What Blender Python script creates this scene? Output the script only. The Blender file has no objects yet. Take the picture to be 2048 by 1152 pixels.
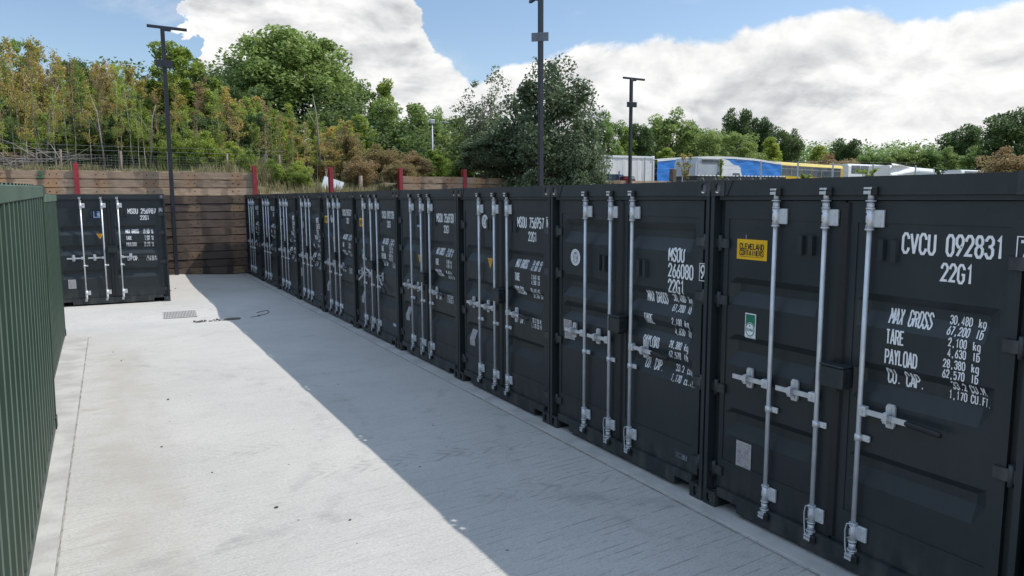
import bpy, bmesh, math, random
import numpy as np
from mathutils import Vector, Matrix
rad = math.radians
SC = bpy.context.scene
COL = SC.collection

# ------------------------------------------------------------------ camera
CAM = (-4.1449, -4.2828, 2.4773)
YAW, PITCH, ROLL, FPX = .5068, .122, -.004, 1475.534
FW = Vector((math.sin(YAW)*math.cos(PITCH), math.cos(YAW)*math.cos(PITCH), -math.sin(PITCH)))
R0 = Vector((math.cos(YAW), -math.sin(YAW), 0)); U0 = R0.cross(FW)
RT = R0*math.cos(ROLL)+U0*math.sin(ROLL); UP = -R0*math.sin(ROLL)+U0*math.cos(ROLL)
cd = bpy.data.cameras.new('camera'); cam = bpy.data.objects.new('camera', cd); COL.objects.link(cam)
M = Matrix.Identity(4)
for i in range(3):
    M[i][0] = RT[i]; M[i][1] = UP[i]; M[i][2] = -FW[i]; M[i][3] = CAM[i]
cam.matrix_world = M
cd.sensor_width = 36; cd.lens = FPX/2048*36; cd.clip_start = .05; cd.clip_end = 4000
SC.camera = cam
SC.render.resolution_x = 1024; SC.render.resolution_y = 576

# ------------------------------------------------------------------ light
SUN = Vector((1.95, -.62, 2.591)).normalized()
SKY_STRENGTH, CLOUD, SUN_STRENGTH = .15, .96, 4.35
SC.view_settings.view_transform = 'Standard'; SC.view_settings.look = 'None'
SC.view_settings.exposure = 0; SC.view_settings.gamma = 1
sl = bpy.data.lights.new('sun', 'SUN'); sl.energy = SUN_STRENGTH; sl.angle = rad(.5); sl.color = (1, .955, .88)
so = bpy.data.objects.new('sun', sl); COL.objects.link(so)
so.rotation_euler = SUN.to_track_quat('Z', 'Y').to_euler(); so.location = (20, -10, 40)

class NT:
    """small node-tree helper"""
    def __init__(s, tree): s.t = tree; s.n = tree.nodes; s.l = tree.links
    def add(s, kind, **kw):
        nd = s.n.new(kind)
        for k, v in kw.items():
            if k == 'inp':
                for a, b in v.items(): s.set(nd, a, b)
            else: setattr(nd, k, v)
        return nd
    def set(s, nd, a, b):
        sock = nd.inputs[a]
        if isinstance(b, bpy.types.NodeSocket): s.l.new(b, sock)
        else: sock.default_value = b
    def math(s, op, a, b=0.0, c=None, clamp=False):
        nd = s.n.new('ShaderNodeMath'); nd.operation = op; nd.use_clamp = clamp
        s.set(nd, 0, a); s.set(nd, 1, b)
        if c is not None: s.set(nd, 2, c)
        return nd.outputs[0]
    def mix(s, f, a, b, blend='MIX'):
        nd = s.n.new('ShaderNodeMix'); nd.data_type = 'RGBA'; nd.blend_type = blend; nd.clamp_factor = True
        s.set(nd, 0, f)
        for k, v in ((6, a), (7, b)):
            s.set(nd, k, v if isinstance(v, bpy.types.NodeSocket) else (tuple(v)+(1,))[:4])
        return nd.outputs[2]
    def smooth(s, v, lo, hi, a=0.0, b=1.0):
        nd = s.n.new('ShaderNodeMapRange'); nd.interpolation_type = 'SMOOTHSTEP'
        for k, x in zip((0, 1, 2, 3, 4), (v, lo, hi, a, b)): s.set(nd, k, x)
        return nd.outputs[0]
    def noise(s, vec, scale, detail=4, rough=.55, dist=0.0):
        nd = s.n.new('ShaderNodeTexNoise'); s.set(nd, 'Vector', vec); s.set(nd, 'Scale', scale)
        s.set(nd, 'Detail', detail); s.set(nd, 'Roughness', rough); s.set(nd, 'Distortion', dist)
        return nd.outputs['Fac']
    def mapping(s, vec, scale=(1, 1, 1), loc=(0, 0, 0), rot=(0, 0, 0)):
        nd = s.n.new('ShaderNodeMapping'); s.set(nd, 'Vector', vec); s.set(nd, 'Scale', scale)
        s.set(nd, 'Location', loc); s.set(nd, 'Rotation', rot)
        return nd.outputs[0]
    def curve(s, v, pts):
        nd = s.n.new('ShaderNodeFloatCurve'); c = nd.mapping.curves[0]
        while len(c.points) < len(pts): c.points.new(.5, .5)
        for p, (x, y) in zip(c.points, pts): p.location = (x, y)
        nd.mapping.update(); s.set(nd, 'Value', v)
        return nd.outputs[0]

world = bpy.data.worlds.new('World'); SC.world = world; world.use_nodes = True
w = NT(world.node_tree); w.n.clear()
sky = w.add('ShaderNodeTexSky', sky_type='NISHITA', sun_disc=False)
sky.sun_elevation = math.asin(SUN.z); sky.sun_rotation = math.atan2(SUN.x, SUN.y)
sky.air_density = 1.0; sky.dust_density = .6; sky.ozone_density = 1.6
tc = w.add('ShaderNodeTexCoord'); gen = tc.outputs['Generated']
sp = w.add('ShaderNodeSeparateXYZ', inp={0: gen})
az = w.math('ARCTAN2', sp.outputs[0], sp.outputs[1]); el = sp.outputs[2]
# height of the cloud tops along the horizon: azimuth -3.2 .. 3.2 -> 0..1, elevation /.6
warp = w.noise(w.mapping(gen, scale=(1, 1, 1.3), loc=(5, 5, 1)), 9.0, 6, .6)
azn = w.math('MULTIPLY_ADD', w.math('ADD', az, w.math('MULTIPLY', w.math('SUBTRACT', warp, .5), .11)), 1/6.4, .5)
A = lambda a: a/6.4+.5
tops = [(-3.2, .12), (-1.2, .17), (-.5, .10), (-.15, .10), (.02, .118), (.06, .128), (.085, .16), (.1, .21), (.118, .36), (.2, .5), (.3, .48),
        (.35, .36), (.375, .26), (.40, .195), (.43, .175), (.45, .155), (.475, .155), (.50, .166), (.535, .178), (.62, .194), (.69, .203), (.75, .196),
        (.81, .205), (.9, .214), (.98, .209), (1.1, .2), (1.5, .3), (2.2, .16), (3.2, .12)]
edge = w.math('MULTIPLY', w.curve(azn, [(A(a), e/.6) for a, e in tops]), .6)
cv = w.mapping(gen, scale=(1, 1, 1.7))
n1 = w.noise(cv, 8.5, 10, .58, .35)
n2 = w.noise(w.mapping(gen, scale=(1, 1, 1.7), loc=(0, 0, .03)), 8.5, 10, .58, .35)
n3 = w.noise(w.mapping(gen, scale=(1, 1, 3.2), loc=(3, 1, 0)), 4.2, 7, .6, .3)
n4 = w.noise(w.mapping(gen, scale=(1, 1, 2.6), loc=(7, 2, 4)), 3.2, 8, .62, .4)
dep = w.math('SUBTRACT', edge, el)
# a pocket of blue under the left cloud's near edge
pk = w.add('ShaderNodeVectorMath', operation='LENGTH', inp={0: w.add('ShaderNodeCombineXYZ', inp={0: w.math('MULTIPLY', w.math('SUBTRACT', az, .108), .8), 1: w.math('SUBTRACT', el, .158)}).outputs[0]}).outputs['Value']
pk = w.math('ADD', pk, w.math('MULTIPLY', w.math('SUBTRACT', w.noise(cv, 11, 6, .6), .5), .03))
dep = w.math('SUBTRACT', dep, w.math('MULTIPLY', w.smooth(pk, .04, .012), .22))
d1 = w.math('ADD', dep, w.math('MULTIPLY', w.math('SUBTRACT', n1, .5), .07))
mask = w.smooth(d1, -.002, .009)
# gaps of blue inside the bank, low wisps over the blue
gap = w.smooth(n4, .60, .74)
mask = w.math('MULTIPLY', mask, w.math('SUBTRACT', 1.0, w.math('MULTIPLY', gap, .55)))
wisp = w.math('MULTIPLY', w.smooth(n4, .55, .8), .45)
mask = w.math('MAXIMUM', mask, wisp)
# light tops, grey undersides
inner = w.smooth(d1, .005, .09)
g1 = w.smooth(n3, .40, .62)
relief = w.math('MULTIPLY', w.math('SUBTRACT', n2, n1), 5.5)
gray = w.math('MULTIPLY', inner, g1)
lum = w.math('ADD', w.math('SUBTRACT', 1.0, w.math('MULTIPLY', gray, .24)), w.math('MULTIPLY', relief, -.2))
lum = w.math('MINIMUM', w.math('MAXIMUM', lum, .5), 1.15)
ccol = w.mix(w.smooth(lum, .5, 1.05), (.82, .85, .90), (1.0, .998, .99))
cl = w.add('ShaderNodeVectorMath', operation='SCALE', inp={0: ccol}); w.set(cl, 3, w.math('MULTIPLY', lum, CLOUD))
skl = w.add('ShaderNodeVectorMath', operation='SCALE', inp={0: sky.outputs[0], 3: SKY_STRENGTH})
# the cloud layer is already in final units, so the background strength is 0.1 and both are divided by it
# pale blue fill added to the unseen upper sky to brighten the shade
sky_fill = w.math('MULTIPLY', w.smooth(el, .26, .5), w.smooth(w.noise(gen, 2.2, 5, .6), .25, .5, .7, .95))
skv = w.mix(sky_fill, skl.outputs[0], (.62, .80, 1.08))
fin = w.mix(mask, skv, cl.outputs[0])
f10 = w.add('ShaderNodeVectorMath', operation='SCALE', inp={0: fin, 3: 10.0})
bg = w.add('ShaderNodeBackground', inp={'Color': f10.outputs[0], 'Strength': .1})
wo = w.add('ShaderNodeOutputWorld', inp={0: bg.outputs[0]})

# ------------------------------------------------------------------ helpers
def P(px, py, D):
    """point at forward distance D (metres) seen at photo pixel (px, py)"""
    d = FW+RT*((px-1024)/FPX)-UP*((py-576)/FPX)
    return Vector(CAM)+d*D

class MB:
    def __init__(s): s.v = []; s.f = []; s.m = []; s.mi = 0; s.sm = []
    def face(s, idx, smooth=False): s.f.append(tuple(idx)); s.m.append(s.mi); s.sm.append(smooth)
    def quad(s, a, b, c, d):
        n = len(s.v); s.v += [tuple(a), tuple(b), tuple(c), tuple(d)]; s.face((n, n+1, n+2, n+3)); return s
    def box(s, x0, y0, z0, x1, y1, z1, b=0.0):
        if b > 0: return s.bbox(x0, y0, z0, x1, y1, z1, b)
        n = len(s.v)
        s.v += [(x0, y0, z0), (x1, y0, z0), (x1, y1, z0), (x0, y1, z0), (x0, y0, z1), (x1, y0, z1), (x1, y1, z1), (x0, y1, z1)]
        for f in ((0, 3, 2, 1), (4, 5, 6, 7), (0, 1, 5, 4), (1, 2, 6, 5), (2, 3, 7, 6), (3, 0, 4, 7)): s.face([n+i for i in f])
        return s
    def bbox(s, x0, y0, z0, x1, y1, z1, b):
        bm = bmesh.new(); r = bmesh.ops.create_cube(bm, size=1)
        for v in bm.verts:
            v.co = ((x0+x1)/2+v.co.x*(x1-x0), (y0+y1)/2+v.co.y*(y1-y0), (z0+z1)/2+v.co.z*(z1-z0))
        bmesh.ops.bevel(bm, geom=bm.edges[:], offset=b, segments=1, affect='EDGES', clamp_overlap=True)
        s.absorb(bm); return s
    def absorb(s, bm):
        n = len(s.v); bm.verts.index_update()
        s.v += [tuple(v.co) for v in bm.verts]
        for f in bm.faces: s.face([n+v.index for v in f.verts])
        bm.free()
    def prism(s, pts, axis, a, b):
        """extrude a 2-D outline along an axis ('x','y','z') from a to b"""
        def mk(p, t): return {'x': (t, p[0], p[1]), 'y': (p[0], t, p[1]), 'z': (p[0], p[1], t)}[axis]
        n = len(s.v); k = len(pts)
        s.v += [mk(p, a) for p in pts]+[mk(p, b) for p in pts]
        s.face(range(n+k-1, n-1, -1)); s.face(range(n+k, n+2*k))
        for i in range(k): j = (i+1) % k; s.face((n+i, n+j, n+k+j, n+k+i))
        return s
    def tube(s, pts, rads, k=8, cap=True, smooth=True):
        pts = [Vector(p) for p in pts]
        if not hasattr(rads, '__len__'): rads = [rads]*len(pts)
        n0 = len(s.v); prev = None
        for i, p in enumerate(pts):
            t = (pts[min(i+1, len(pts)-1)]-pts[max(i-1, 0)]).normalized()
            if prev is None:
                a = t.orthogonal().normalized()
            else:
                a = (prev-t*prev.dot(t)); a = a.normalized() if a.length > 1e-6 else t.orthogonal().normalized()
            prev = a; b = t.cross(a)
            for j in range(k):
                th = 2*math.pi*j/k
                s.v.append(tuple(p+(a*math.cos(th)+b*math.sin(th))*rads[i]))
        for i in range(len(pts)-1):
            for j in range(k):
                q = (j+1) % k
                s.face((n0+i*k+j, n0+i*k+q, n0+(i+1)*k+q, n0+(i+1)*k+j), smooth)
        if cap:
            s.face([n0+j for j in range(k-1, -1, -1)]); e = n0+(len(pts)-1)*k; s.face([e+j for j in range(k)])
        return s
    def cyl(s, a, b, r, k=12): return s.tube([a, b], r, k)
    def disc(s, c, u, v, ru, rv, k=20):
        n = len(s.v); c = Vector(c); u = Vector(u); v = Vector(v)
        s.v += [tuple(c+u*ru*math.cos(2*math.pi*i/k)+v*rv*math.sin(2*math.pi*i/k)) for i in range(k)]
        s.face(range(n, n+k)); return s
    def ring(s, c, u, v, ru, rv, w_, k=24):
        n = len(s.v); c = Vector(c); u = Vector(u); v = Vector(v)
        for q in (0, 1):
            s.v += [tuple(c+u*(ru-q*w_)*math.cos(2*math.pi*i/k)+v*(rv-q*w_)*math.sin(2*math.pi*i/k)) for i in range(k)]
        for i in range(k): j = (i+1) % k; s.face((n+i, n+j, n+k+j, n+k+i))
        return s
    def plate_hole(s, o, u, v, W, H, hw, hh, th):
        """plate with a stadium shaped hole through it; o corner, u,v edges, depth th along -u x v"""
        o = Vector(o); u = Vector(u); v = Vector(v); nrm = u.cross(v).normalized()
        c = o+u*W/2+v*H/2; k = 16; r = min(hw, hh)/2
        hole = []
        for i in range(k):
            t = 2*math.pi*i/k+math.pi/k; x = math.cos(t)*r; y = math.sin(t)*r
            x += (hw/2-r)*(1 if x > 0 else -1); y += (hh/2-r)*(1 if y > 0 else -1); hole.append((x, y))
        outer = []
        for x, y in hole:
            q = max(abs(x)/(W/2), abs(y)/(H/2)); t = math.atan2(y, x)
            dx, dy = math.cos(t), math.sin(t); q = min((W/2)/max(abs(dx), 1e-6), (H/2)/max(abs(dy), 1e-6))
            outer.append((dx*q, dy*q))
        # force the four corners
        for sx in (-1, 1):
            for sy in (-1, 1):
                i = min(range(k), key=lambda i: (outer[i][0]-sx*W/2)**2+(outer[i][1]-sy*H/2)**2); outer[i] = (sx*W/2, sy*H/2)
        n = len(s.v)
        for L in (outer, hole): s.v += [tuple(c+u*x+v*y) for x, y in L]
        s.v += [tuple(c+u*x+v*y-nrm*th) for x, y in hole]
        for i in range(k):
            j = (i+1) % k
            s.face((n+i, n+j, n+k+j, n+k+i)); s.face((n+k+i, n+k+j, n+2*k+j, n+2*k+i))
        return s
    def mesh(s, name, mats):
        me = bpy.data.meshes.new(name); me.from_pydata(s.v, [], s.f)
        for m_ in (mats if isinstance(mats, (list, tuple)) else [mats]): me.materials.append(m_)
        me.polygons.foreach_set('material_index', s.m); me.polygons.foreach_set('use_smooth', s.sm)
        me.update(); return me
    def build(s, name, mats, parent=None): return obj(name, s.mesh(name, mats), parent)

def obj(name, me, parent=None):
    o = bpy.data.objects.new(name, me); COL.objects.link(o)
    if parent is not None: o.parent = parent
    return o
def tag(o, label=None, cat=None, group=None, kind=None):
    if label: o['label'] = label
    if cat: o['category'] = cat
    if group: o['group'] = group
    if kind: o['kind'] = kind
    return o
def thing(name, loc, rz=0.0, label=None, cat=None, group=None, scale=None):
    o = bpy.data.objects.new(name, None); COL.objects.link(o); o.location = loc; o.rotation_euler = (0, 0, rz)
    o.empty_display_size = .3
    if scale: o.scale = scale
    return tag(o, label, cat, group)
def copy_tree(o, parent=None):
    c = o.copy(); COL.objects.link(c); c.parent = parent
    for ch in list(o.children): copy_tree(ch, c)
    return c

# ------------------------------------------------------------------ materials
MAT = {}
def pbr(name, c1, c2=None, scale=6.0, rough=.6, metal=0.0, bump=0.0, stretch=(1, 1, 1), bscale=None, detail=5, lo=.35, hi=.65, rvar=.0, spec=.5, objrand=0.0):
    m = bpy.data.materials.new(name); m.use_nodes = True; t = NT(m.node_tree)
    b = t.n['Principled BSDF']; tcn = t.add('ShaderNodeTexCoord'); v = t.mapping(tcn.outputs['Object'], scale=stretch)
    c2 = c2 or tuple(x*.8 for x in c1)
    f = t.noise(v, scale, detail)
    col = t.mix(t.smooth(f, lo, hi), c1, c2)
    if objrand:
        oi = t.add('ShaderNodeObjectInfo')
        hs = t.add('ShaderNodeHueSaturation', inp={'Color': col, 'Value': t.math('MULTIPLY_ADD', oi.outputs['Random'], objrand*2, 1-objrand)}); col = hs.outputs[0]
    t.set(b, 'Base Color', col)
    t.set(b, 'Roughness', t.math('MULTIPLY_ADD', f, rvar, rough-rvar/2) if rvar else rough)
    b.inputs['Metallic'].default_value = metal; b.inputs['Specular IOR Level'].default_value = spec
    if bump:
        bp = t.add('ShaderNodeBump', inp={'Strength': bump, 'Distance': .02, 'Height': t.noise(v, bscale or scale*4, 4)})
        t.set(b, 'Normal', bp.outputs[0])
    MAT[name] = m; return m

def container_paint(name, c1, c2, rough):
    m = bpy.data.materials.new(name); m.use_nodes = True; t = NT(m.node_tree); b = t.n['Principled BSDF']
    o = t.add('ShaderNodeTexCoord').outputs['Object']
    big = t.noise(o, 1.6, 4); fine = t.noise(o, 60, 3)
    run = t.noise(t.mapping(o, scale=(9, 9, .7)), 3, 5, .6)
    oi = t.add('ShaderNodeObjectInfo').outputs['Random']
    col = t.mix(t.smooth(big, .3, .7), c1, c2)
    col = t.mix(t.math('MULTIPLY', t.smooth(run, .55, .8), .22), col, (.06, .065, .06))
    spk = t.add('ShaderNodeTexVoronoi', inp={'Vector': o, 'Scale': 22.0})
    col = t.mix(t.math('MULTIPLY', t.smooth(spk.outputs['Distance'], .06, .03), .35), col, (.12, .12, .11))
    z = t.add('ShaderNodeSeparateXYZ', inp={0: o}).outputs[2]
    low = t.math('MULTIPLY', t.smooth(z, .5, .0), t.smooth(t.noise(t.mapping(o, scale=(3, 3, 1)), 4, 5), .35, .75))
    col = t.mix(t.math('MULTIPLY', low, .35), col, (.14, .135, .125))
    # scuffs and scratches with a touch of rust, dust lying on the paint
    scr = t.noise(t.mapping(o, scale=(14, 14, 1.2), rot=(.2, .15, 0)), 5, 4, .7); sm = t.noise(o, 2.3, 5, .65)
    col = t.mix(t.math('MULTIPLY', t.math('MULTIPLY', t.smooth(scr, .66, .72), t.smooth(sm, .5, .62)), .5), col, (.10, .085, .07))
    col = t.mix(t.math('MULTIPLY', t.math('MULTIPLY', t.smooth(t.noise(o, 31, 4, .7), .68, .74), t.smooth(sm, .52, .66)), .7), col, (.11, .06, .035))
    col = t.mix(t.math('MULTIPLY', t.smooth(t.noise(t.mapping(o, scale=(2, 2, .8)), 1.3, 5, .6), .4, .75), .09), col, (.09, .092, .092))
    hs = t.add('ShaderNodeHueSaturation', inp={'Color': col, 'Value': t.math('MULTIPLY_ADD', oi, .3, .86)}); col = hs.outputs[0]
    t.set(b, 'Base Color', col)
    t.set(b, 'Roughness', t.math('MULTIPLY_ADD', run, .25, rough-.1))
    hh = t.math('ADD', t.math('MULTIPLY', t.noise(o, 2.2, 3), 2.6), t.math('MULTIPLY', fine, .05))
    bp = t.add('ShaderNodeBump', inp={'Strength': .22, 'Distance': .02, 'Height': hh}); t.set(b, 'Normal', bp.outputs[0])
    MAT[name] = m; return m
container_paint('dark_paint', (.0115, .018, .0205), (.016, .0235, .0255), .46)
container_paint('green_paint', (.013, .033, .020), (.019, .042, .027), .5)
container_paint('chalky_green', (.052, .094, .066), (.072, .115, .086), .6)
pbr('steel', (.66, .68, .70), (.54, .56, .59), 11, .40, .4, .05, (1, 1, .5), rvar=.2)
pbr('bright_steel', (.60, .62, .64), (.5, .52, .55), 14, .36, .35, .05)
pbr('rubber', (.012, .012, .013), None, 8, .55)
pbr('seal', (.010, .011, .013), None, 8, .5)
pbr('white_vinyl', (.78, .79, .80), (.66, .67, .69), 9, .55, lo=.5, hi=.8)
pbr('yellow_vinyl', (.78, .45, .012), (.72, .40, .012), 5, .4)
pbr('orange_vinyl', (.75, .36, .02), (.65, .3, .02), 5, .45)
pbr('green_vinyl', (.012, .18, .11), None, 5, .4)
pbr('blue_vinyl', (.05, .25, .62), None, 5, .4)
pbr('black_vinyl', (.012, .012, .014), None, 5, .5)
pbr('grey_vinyl', (.20, .22, .25), (.15, .17, .2), 12, .5)
pbr('plate_metal', (.50, .48, .48), (.40, .38, .39), 20, .45, .3)
pbr('red_paint', (.36, .030, .042), (.27, .024, .034), 5, .5, 0, .08, objrand=.1)
pbr('pole_paint', (.020, .023, .034), (.014, .016, .024), 4, .42)
pbr('grey_plate', (.16, .18, .21), (.12, .13, .16), 4, .4)
pbr('galv', (.50, .53, .56), (.4, .43, .46), 8, .5, .2)
pbr('grate', (.46, .45, .43), (.36, .35, .33), 16, .7, .1)
pbr('dark_hole', (.01, .01, .01), None, 4, .9)
pbr('weathered_post', (.27, .22, .17), (.18, .14, .11), 5, .85, 0, .4, (4, 4, .6))
pbr('board_white', (.70, .72, .74), (.55, .57, .6), 3, .6)
pbr('dirt', (.20, .165, .12), (.13, .115, .08), 1.2, .95, 0, .6, bscale=14)
pbr('stone', (.12, .11, .10), (.07, .065, .06), 9, .9)
pbr('cable', (.02, .02, .022), None, 9, .6)
pbr('rust', (.15, .11, .085), (.09, .07, .055), 9, .85)

def wood(name, c1, c2, c3, dark, sheen=.8):
    m = bpy.data.materials.new(name); m.use_nodes = True; t = NT(m.node_tree); b = t.n['Principled BSDF']
    o = t.add('ShaderNodeTexCoord').outputs['Object']; oi = t.add('ShaderNodeObjectInfo').outputs['Random']
    off = t.add('ShaderNodeCombineXYZ', inp={0: t.math('MULTIPLY', oi, 37.0), 1: t.math('MULTIPLY', oi, 11.0), 2: t.math('MULTIPLY', oi, 23.0)})
    ov = t.add('ShaderNodeVectorMath', operation='ADD', inp={0: o, 1: off.outputs[0]}).outputs[0]
    grain = t.noise(t.mapping(ov, scale=(1.2, 8, 26)), 2.4, 6, .65, .4)
    blot = t.noise(t.mapping(ov, scale=(1, 1, 1)), 3.0, 5, .6)
    col = t.mix(t.smooth(grain, .3, .72), c1, c2)
    # lighter or rust coloured patches where the rail chairs were bolted, and dark runs beside them
    x = t.math('ABSOLUTE', t.add('ShaderNodeSeparateXYZ', inp={0: o}).outputs[0])
    xw = t.math('ADD', t.math('ADD', x, t.math('MULTIPLY_ADD', oi, .16, -.08)), t.math('MULTIPLY', t.math('SUBTRACT', blot, .5), .34))
    chair = t.math('SUBTRACT', 1.0, t.smooth(t.math('ABSOLUTE', t.math('SUBTRACT', xw, .66)), .16, .23))
    col = t.mix(t.math('MULTIPLY', chair, t.math('MULTIPLY_ADD', t.math('FRACT', t.math('MULTIPLY', oi, 7.3)), .8, .1)), col, c3)
    band = t.math('SUBTRACT', 1.0, t.smooth(t.math('ABSOLUTE', t.math('SUBTRACT', xw, .36)), .05, .14))
    col = t.mix(t.math('MULTIPLY', band, t.math('MULTIPLY', t.math('FRACT', t.math('MULTIPLY', oi, 5.7)), .8)), col, dark)
    col = t.mix(t.math('MULTIPLY', t.smooth(blot, .56, .72), .6), col, dark)
    hs = t.add('ShaderNodeHueSaturation', inp={'Color': col, 'Value': t.math('MULTIPLY_ADD', oi, .5, .72)})
    t.set(b, 'Base Color', hs.outputs[0]); t.set(b, 'Roughness', sheen)
    bp = t.add('ShaderNodeBump', inp={'Strength': .6, 'Distance': .015, 'Height': t.math('ADD', grain, t.math('MULTIPLY', blot, .6))}); t.set(b, 'Normal', bp.outputs[0])
    MAT[name] = m
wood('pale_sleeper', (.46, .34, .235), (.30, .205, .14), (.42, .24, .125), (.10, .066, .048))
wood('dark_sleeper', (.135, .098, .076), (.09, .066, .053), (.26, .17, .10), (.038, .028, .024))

def concrete():
    m = bpy.data.materials.new('concrete'); m.use_nodes = True; t = NT(m.node_tree); b = t.n['Principled BSDF']
    g = t.add('ShaderNodeTexCoord').outputs['Object']
    rx = t.mapping(g, rot=(0, 0, rad(-4)))
    sx = t.add('ShaderNodeSeparateXYZ', inp={0: g})
    mott = t.noise(g, .55, 6, .6); mid = t.noise(t.mapping(g, scale=(.7, 1.6, 1)), 2.6, 6, .65, .3)
    brush = t.noise(t.mapping(rx, scale=(.9, 26, 1)), 2.2, 6, .7, .15)
    fine = t.noise(t.mapping(rx, scale=(5, 60, 1)), 2.0, 3, .7)
    col = t.mix(t.smooth(mott, .3, .72), (.512, .494, .462), (.442, .430, .405))
    col = t.mix(t.math('MULTIPLY', t.smooth(mid, .5, .75), .35), col, (.37, .36, .34))
    col = t.mix(t.math('MULTIPLY', t.smooth(brush, .52, .68), .42), col, (.33, .32, .305))
    col = t.mix(t.math('MULTIPLY', t.smooth(brush, .42, .28), .4), col, (.55, .545, .53))
    gr = t.noise(t.mapping(rx, scale=(1, 2.2, 1)), 38, 4, .75); gs = t.noise(t.mapping(rx, scale=(.5, 5, 1)), 14, 5, .75)
    col = t.mix(t.math('MULTIPLY', t.smooth(gr, .5, .7), .62), col, (.27, .265, .25))
    col = t.mix(t.math('MULTIPLY', t.smooth(gr, .48, .3), .6), col, (.66, .65, .62))
    col = t.mix(t.math('MULTIPLY', t.smooth(gs, .54, .68), .6), col, (.25, .245, .235))
    # buff dust band along the left containers
    xx = t.math('ADD', sx.outputs[0], t.math('MULTIPLY', t.math('SUBTRACT', mid, .5), 1.3))
    bandm = t.math('SUBTRACT', 1.0, t.smooth(t.math('ABSOLUTE', t.math('ADD', xx, 4.02)), .12, .42))
    yb = t.smooth(sx.outputs[1], 10.5, 8.0)
    col = t.mix(t.math('MULTIPLY', t.math('MULTIPLY', bandm, yb), t.smooth(t.noise(t.mapping(g, scale=(1.2, .5, 1)), 2.0, 5), .36, .62, .15, .6)), col, (.385, .355, .31))
    # tyre arcs
    for cx, cy, r_, wd, am in ((-6.5, 4.4, 4.4, .10, .35), (-6.5, 4.4, 4.85, .06, .3), (-3.0, -3.0, 4.2, .12, .4), (-1.2, 8.5, 2.6, .16, .3), (2.5, 1.0, 3.4, .09, .45), (1.8, 2.2, 3.0, .08, .4), (-5.2, 12.2, 3.4, .10, .3)):
        dd = t.add('ShaderNodeVectorMath', operation='DISTANCE', inp={0: t.mapping(g, scale=(1, 1, 0)), 1: (cx, cy, 0)}).outputs['Value']
        dd = t.math('ADD', dd, t.math('MULTIPLY', t.math('SUBTRACT', mid, .5), .5))
        k = t.math('SUBTRACT', 1.0, t.smooth(t.math('ABSOLUTE', t.math('SUBTRACT', dd, r_)), wd*.3, wd))
        k = t.math('MULTIPLY', k, t.smooth(t.noise(g, 3.2, 5, .7), .44, .62))
        col = t.mix(t.math('MULTIPLY', k, am*.7), col, (.24, .235, .23))
    # chevron tread marks in short runs
    for x0, x1, yc, am in ((-2.6, -.5, 1.95, .5), (-3.6, -2.5, 2.85, .3), (-1.5, -.3, .85, .4)):
        a_ = t.math('MULTIPLY', t.smooth(sx.outputs[0], x0-.3, x0+.3), t.smooth(sx.outputs[0], x1+.3, x1-.3))
        yy = t.math('ABSOLUTE', t.math('ADD', t.math('SUBTRACT', sx.outputs[1], yc), t.math('MULTIPLY', sx.outputs[0], .10)))
        bnd = t.smooth(t.math('ADD', yy, t.math('MULTIPLY', t.math('SUBTRACT', mid, .5), .1)), .17, .13)
        tee = t.smooth(t.math('SINE', t.math('ADD', t.math('MULTIPLY', sx.outputs[0], 42), t.math('MULTIPLY', yy, 60))), .1, .7)
        k = t.math('MULTIPLY', t.math('MULTIPLY', a_, bnd), t.math('MULTIPLY', tee, t.smooth(t.noise(g, 4.5, 5, .7), .42, .62)))
        col = t.mix(t.math('MULTIPLY', k, am), col, (.20, .195, .185))
    # reddish clay smears, dark drips at the far end
    cl_ = t.math('MULTIPLY', t.smooth(t.noise(t.mapping(g, loc=(4, 9, 0), scale=(.8, 1.5, 1)), .9, 6, .65), .62, .74), .5)
    col = t.mix(cl_, col, (.30, .235, .19))
    dk = t.math('MULTIPLY', t.smooth(t.noise(t.mapping(g, loc=(1, 3, 0), scale=(.6, 2.2, 1)), 1.5, 6, .7), .64, .76), .5)
    col = t.mix(dk, col, (.20, .195, .185))
    vor = t.add('ShaderNodeTexVoronoi', inp={'Vector': g, 'Scale': 3.4}); spd = t.smooth(vor.outputs['Distance'], .05, .03)
    rn = t.add('ShaderNodeSeparateColor', inp={0: vor.outputs['Color']}).outputs[0]
    col = t.mix(t.math('MULTIPLY', t.math('MULTIPLY', spd, t.smooth(rn, .6, .62)), .75), col, (.09, .085, .08))
    # broom grooves: fine dark lines across the slab, strongest near the front
    wv = t.add('ShaderNodeTexWave', wave_type='BANDS', bands_direction='Y', inp={'Vector': t.mapping(rx, scale=(.12, 1, 1)), 'Scale': 3.6, 'Distortion': 1.4, 'Detail': 3.0, 'Detail Scale': 1.4})
    ln = t.math('MULTIPLY', t.smooth(wv.outputs['Fac'], .055, .01), t.smooth(t.noise(t.mapping(g, scale=(1.5, 6, 1)), 1.6, 5, .7), .46, .6))
    ln = t.math('MULTIPLY', ln, t.math('MULTIPLY', t.smooth(sx.outputs[1], 5.5, 1.0, .08, .55), t.smooth(sx.outputs[0], -2.6, -.8, .35, 1.0)))
    col = t.mix(ln, col, (.13, .125, .12))
    t.set(b, 'Base Color', col); b.inputs['Roughness'].default_value = .88; b.inputs['Specular IOR Level'].default_value = .3
    h = t.math('ADD', t.math('ADD', t.math('MULTIPLY', brush, .5), t.math('MULTIPLY', gr, .35)), t.math('ADD', t.math('MULTIPLY', fine, .25), t.math('MULTIPLY', mid, .5)))
    h = t.math('SUBTRACT', h, t.math('MULTIPLY', ln, .4))
    bp = t.add('ShaderNodeBump', inp={'Strength': .8, 'Distance': .014, 'Height': h}); t.set(b, 'Normal', bp.outputs[0])
    MAT['concrete'] = m
concrete()
pbr('concrete_edge', (.475, .46, .435), (.37, .36, .34), 2.6, .9, 0, .25, bscale=30)

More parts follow.
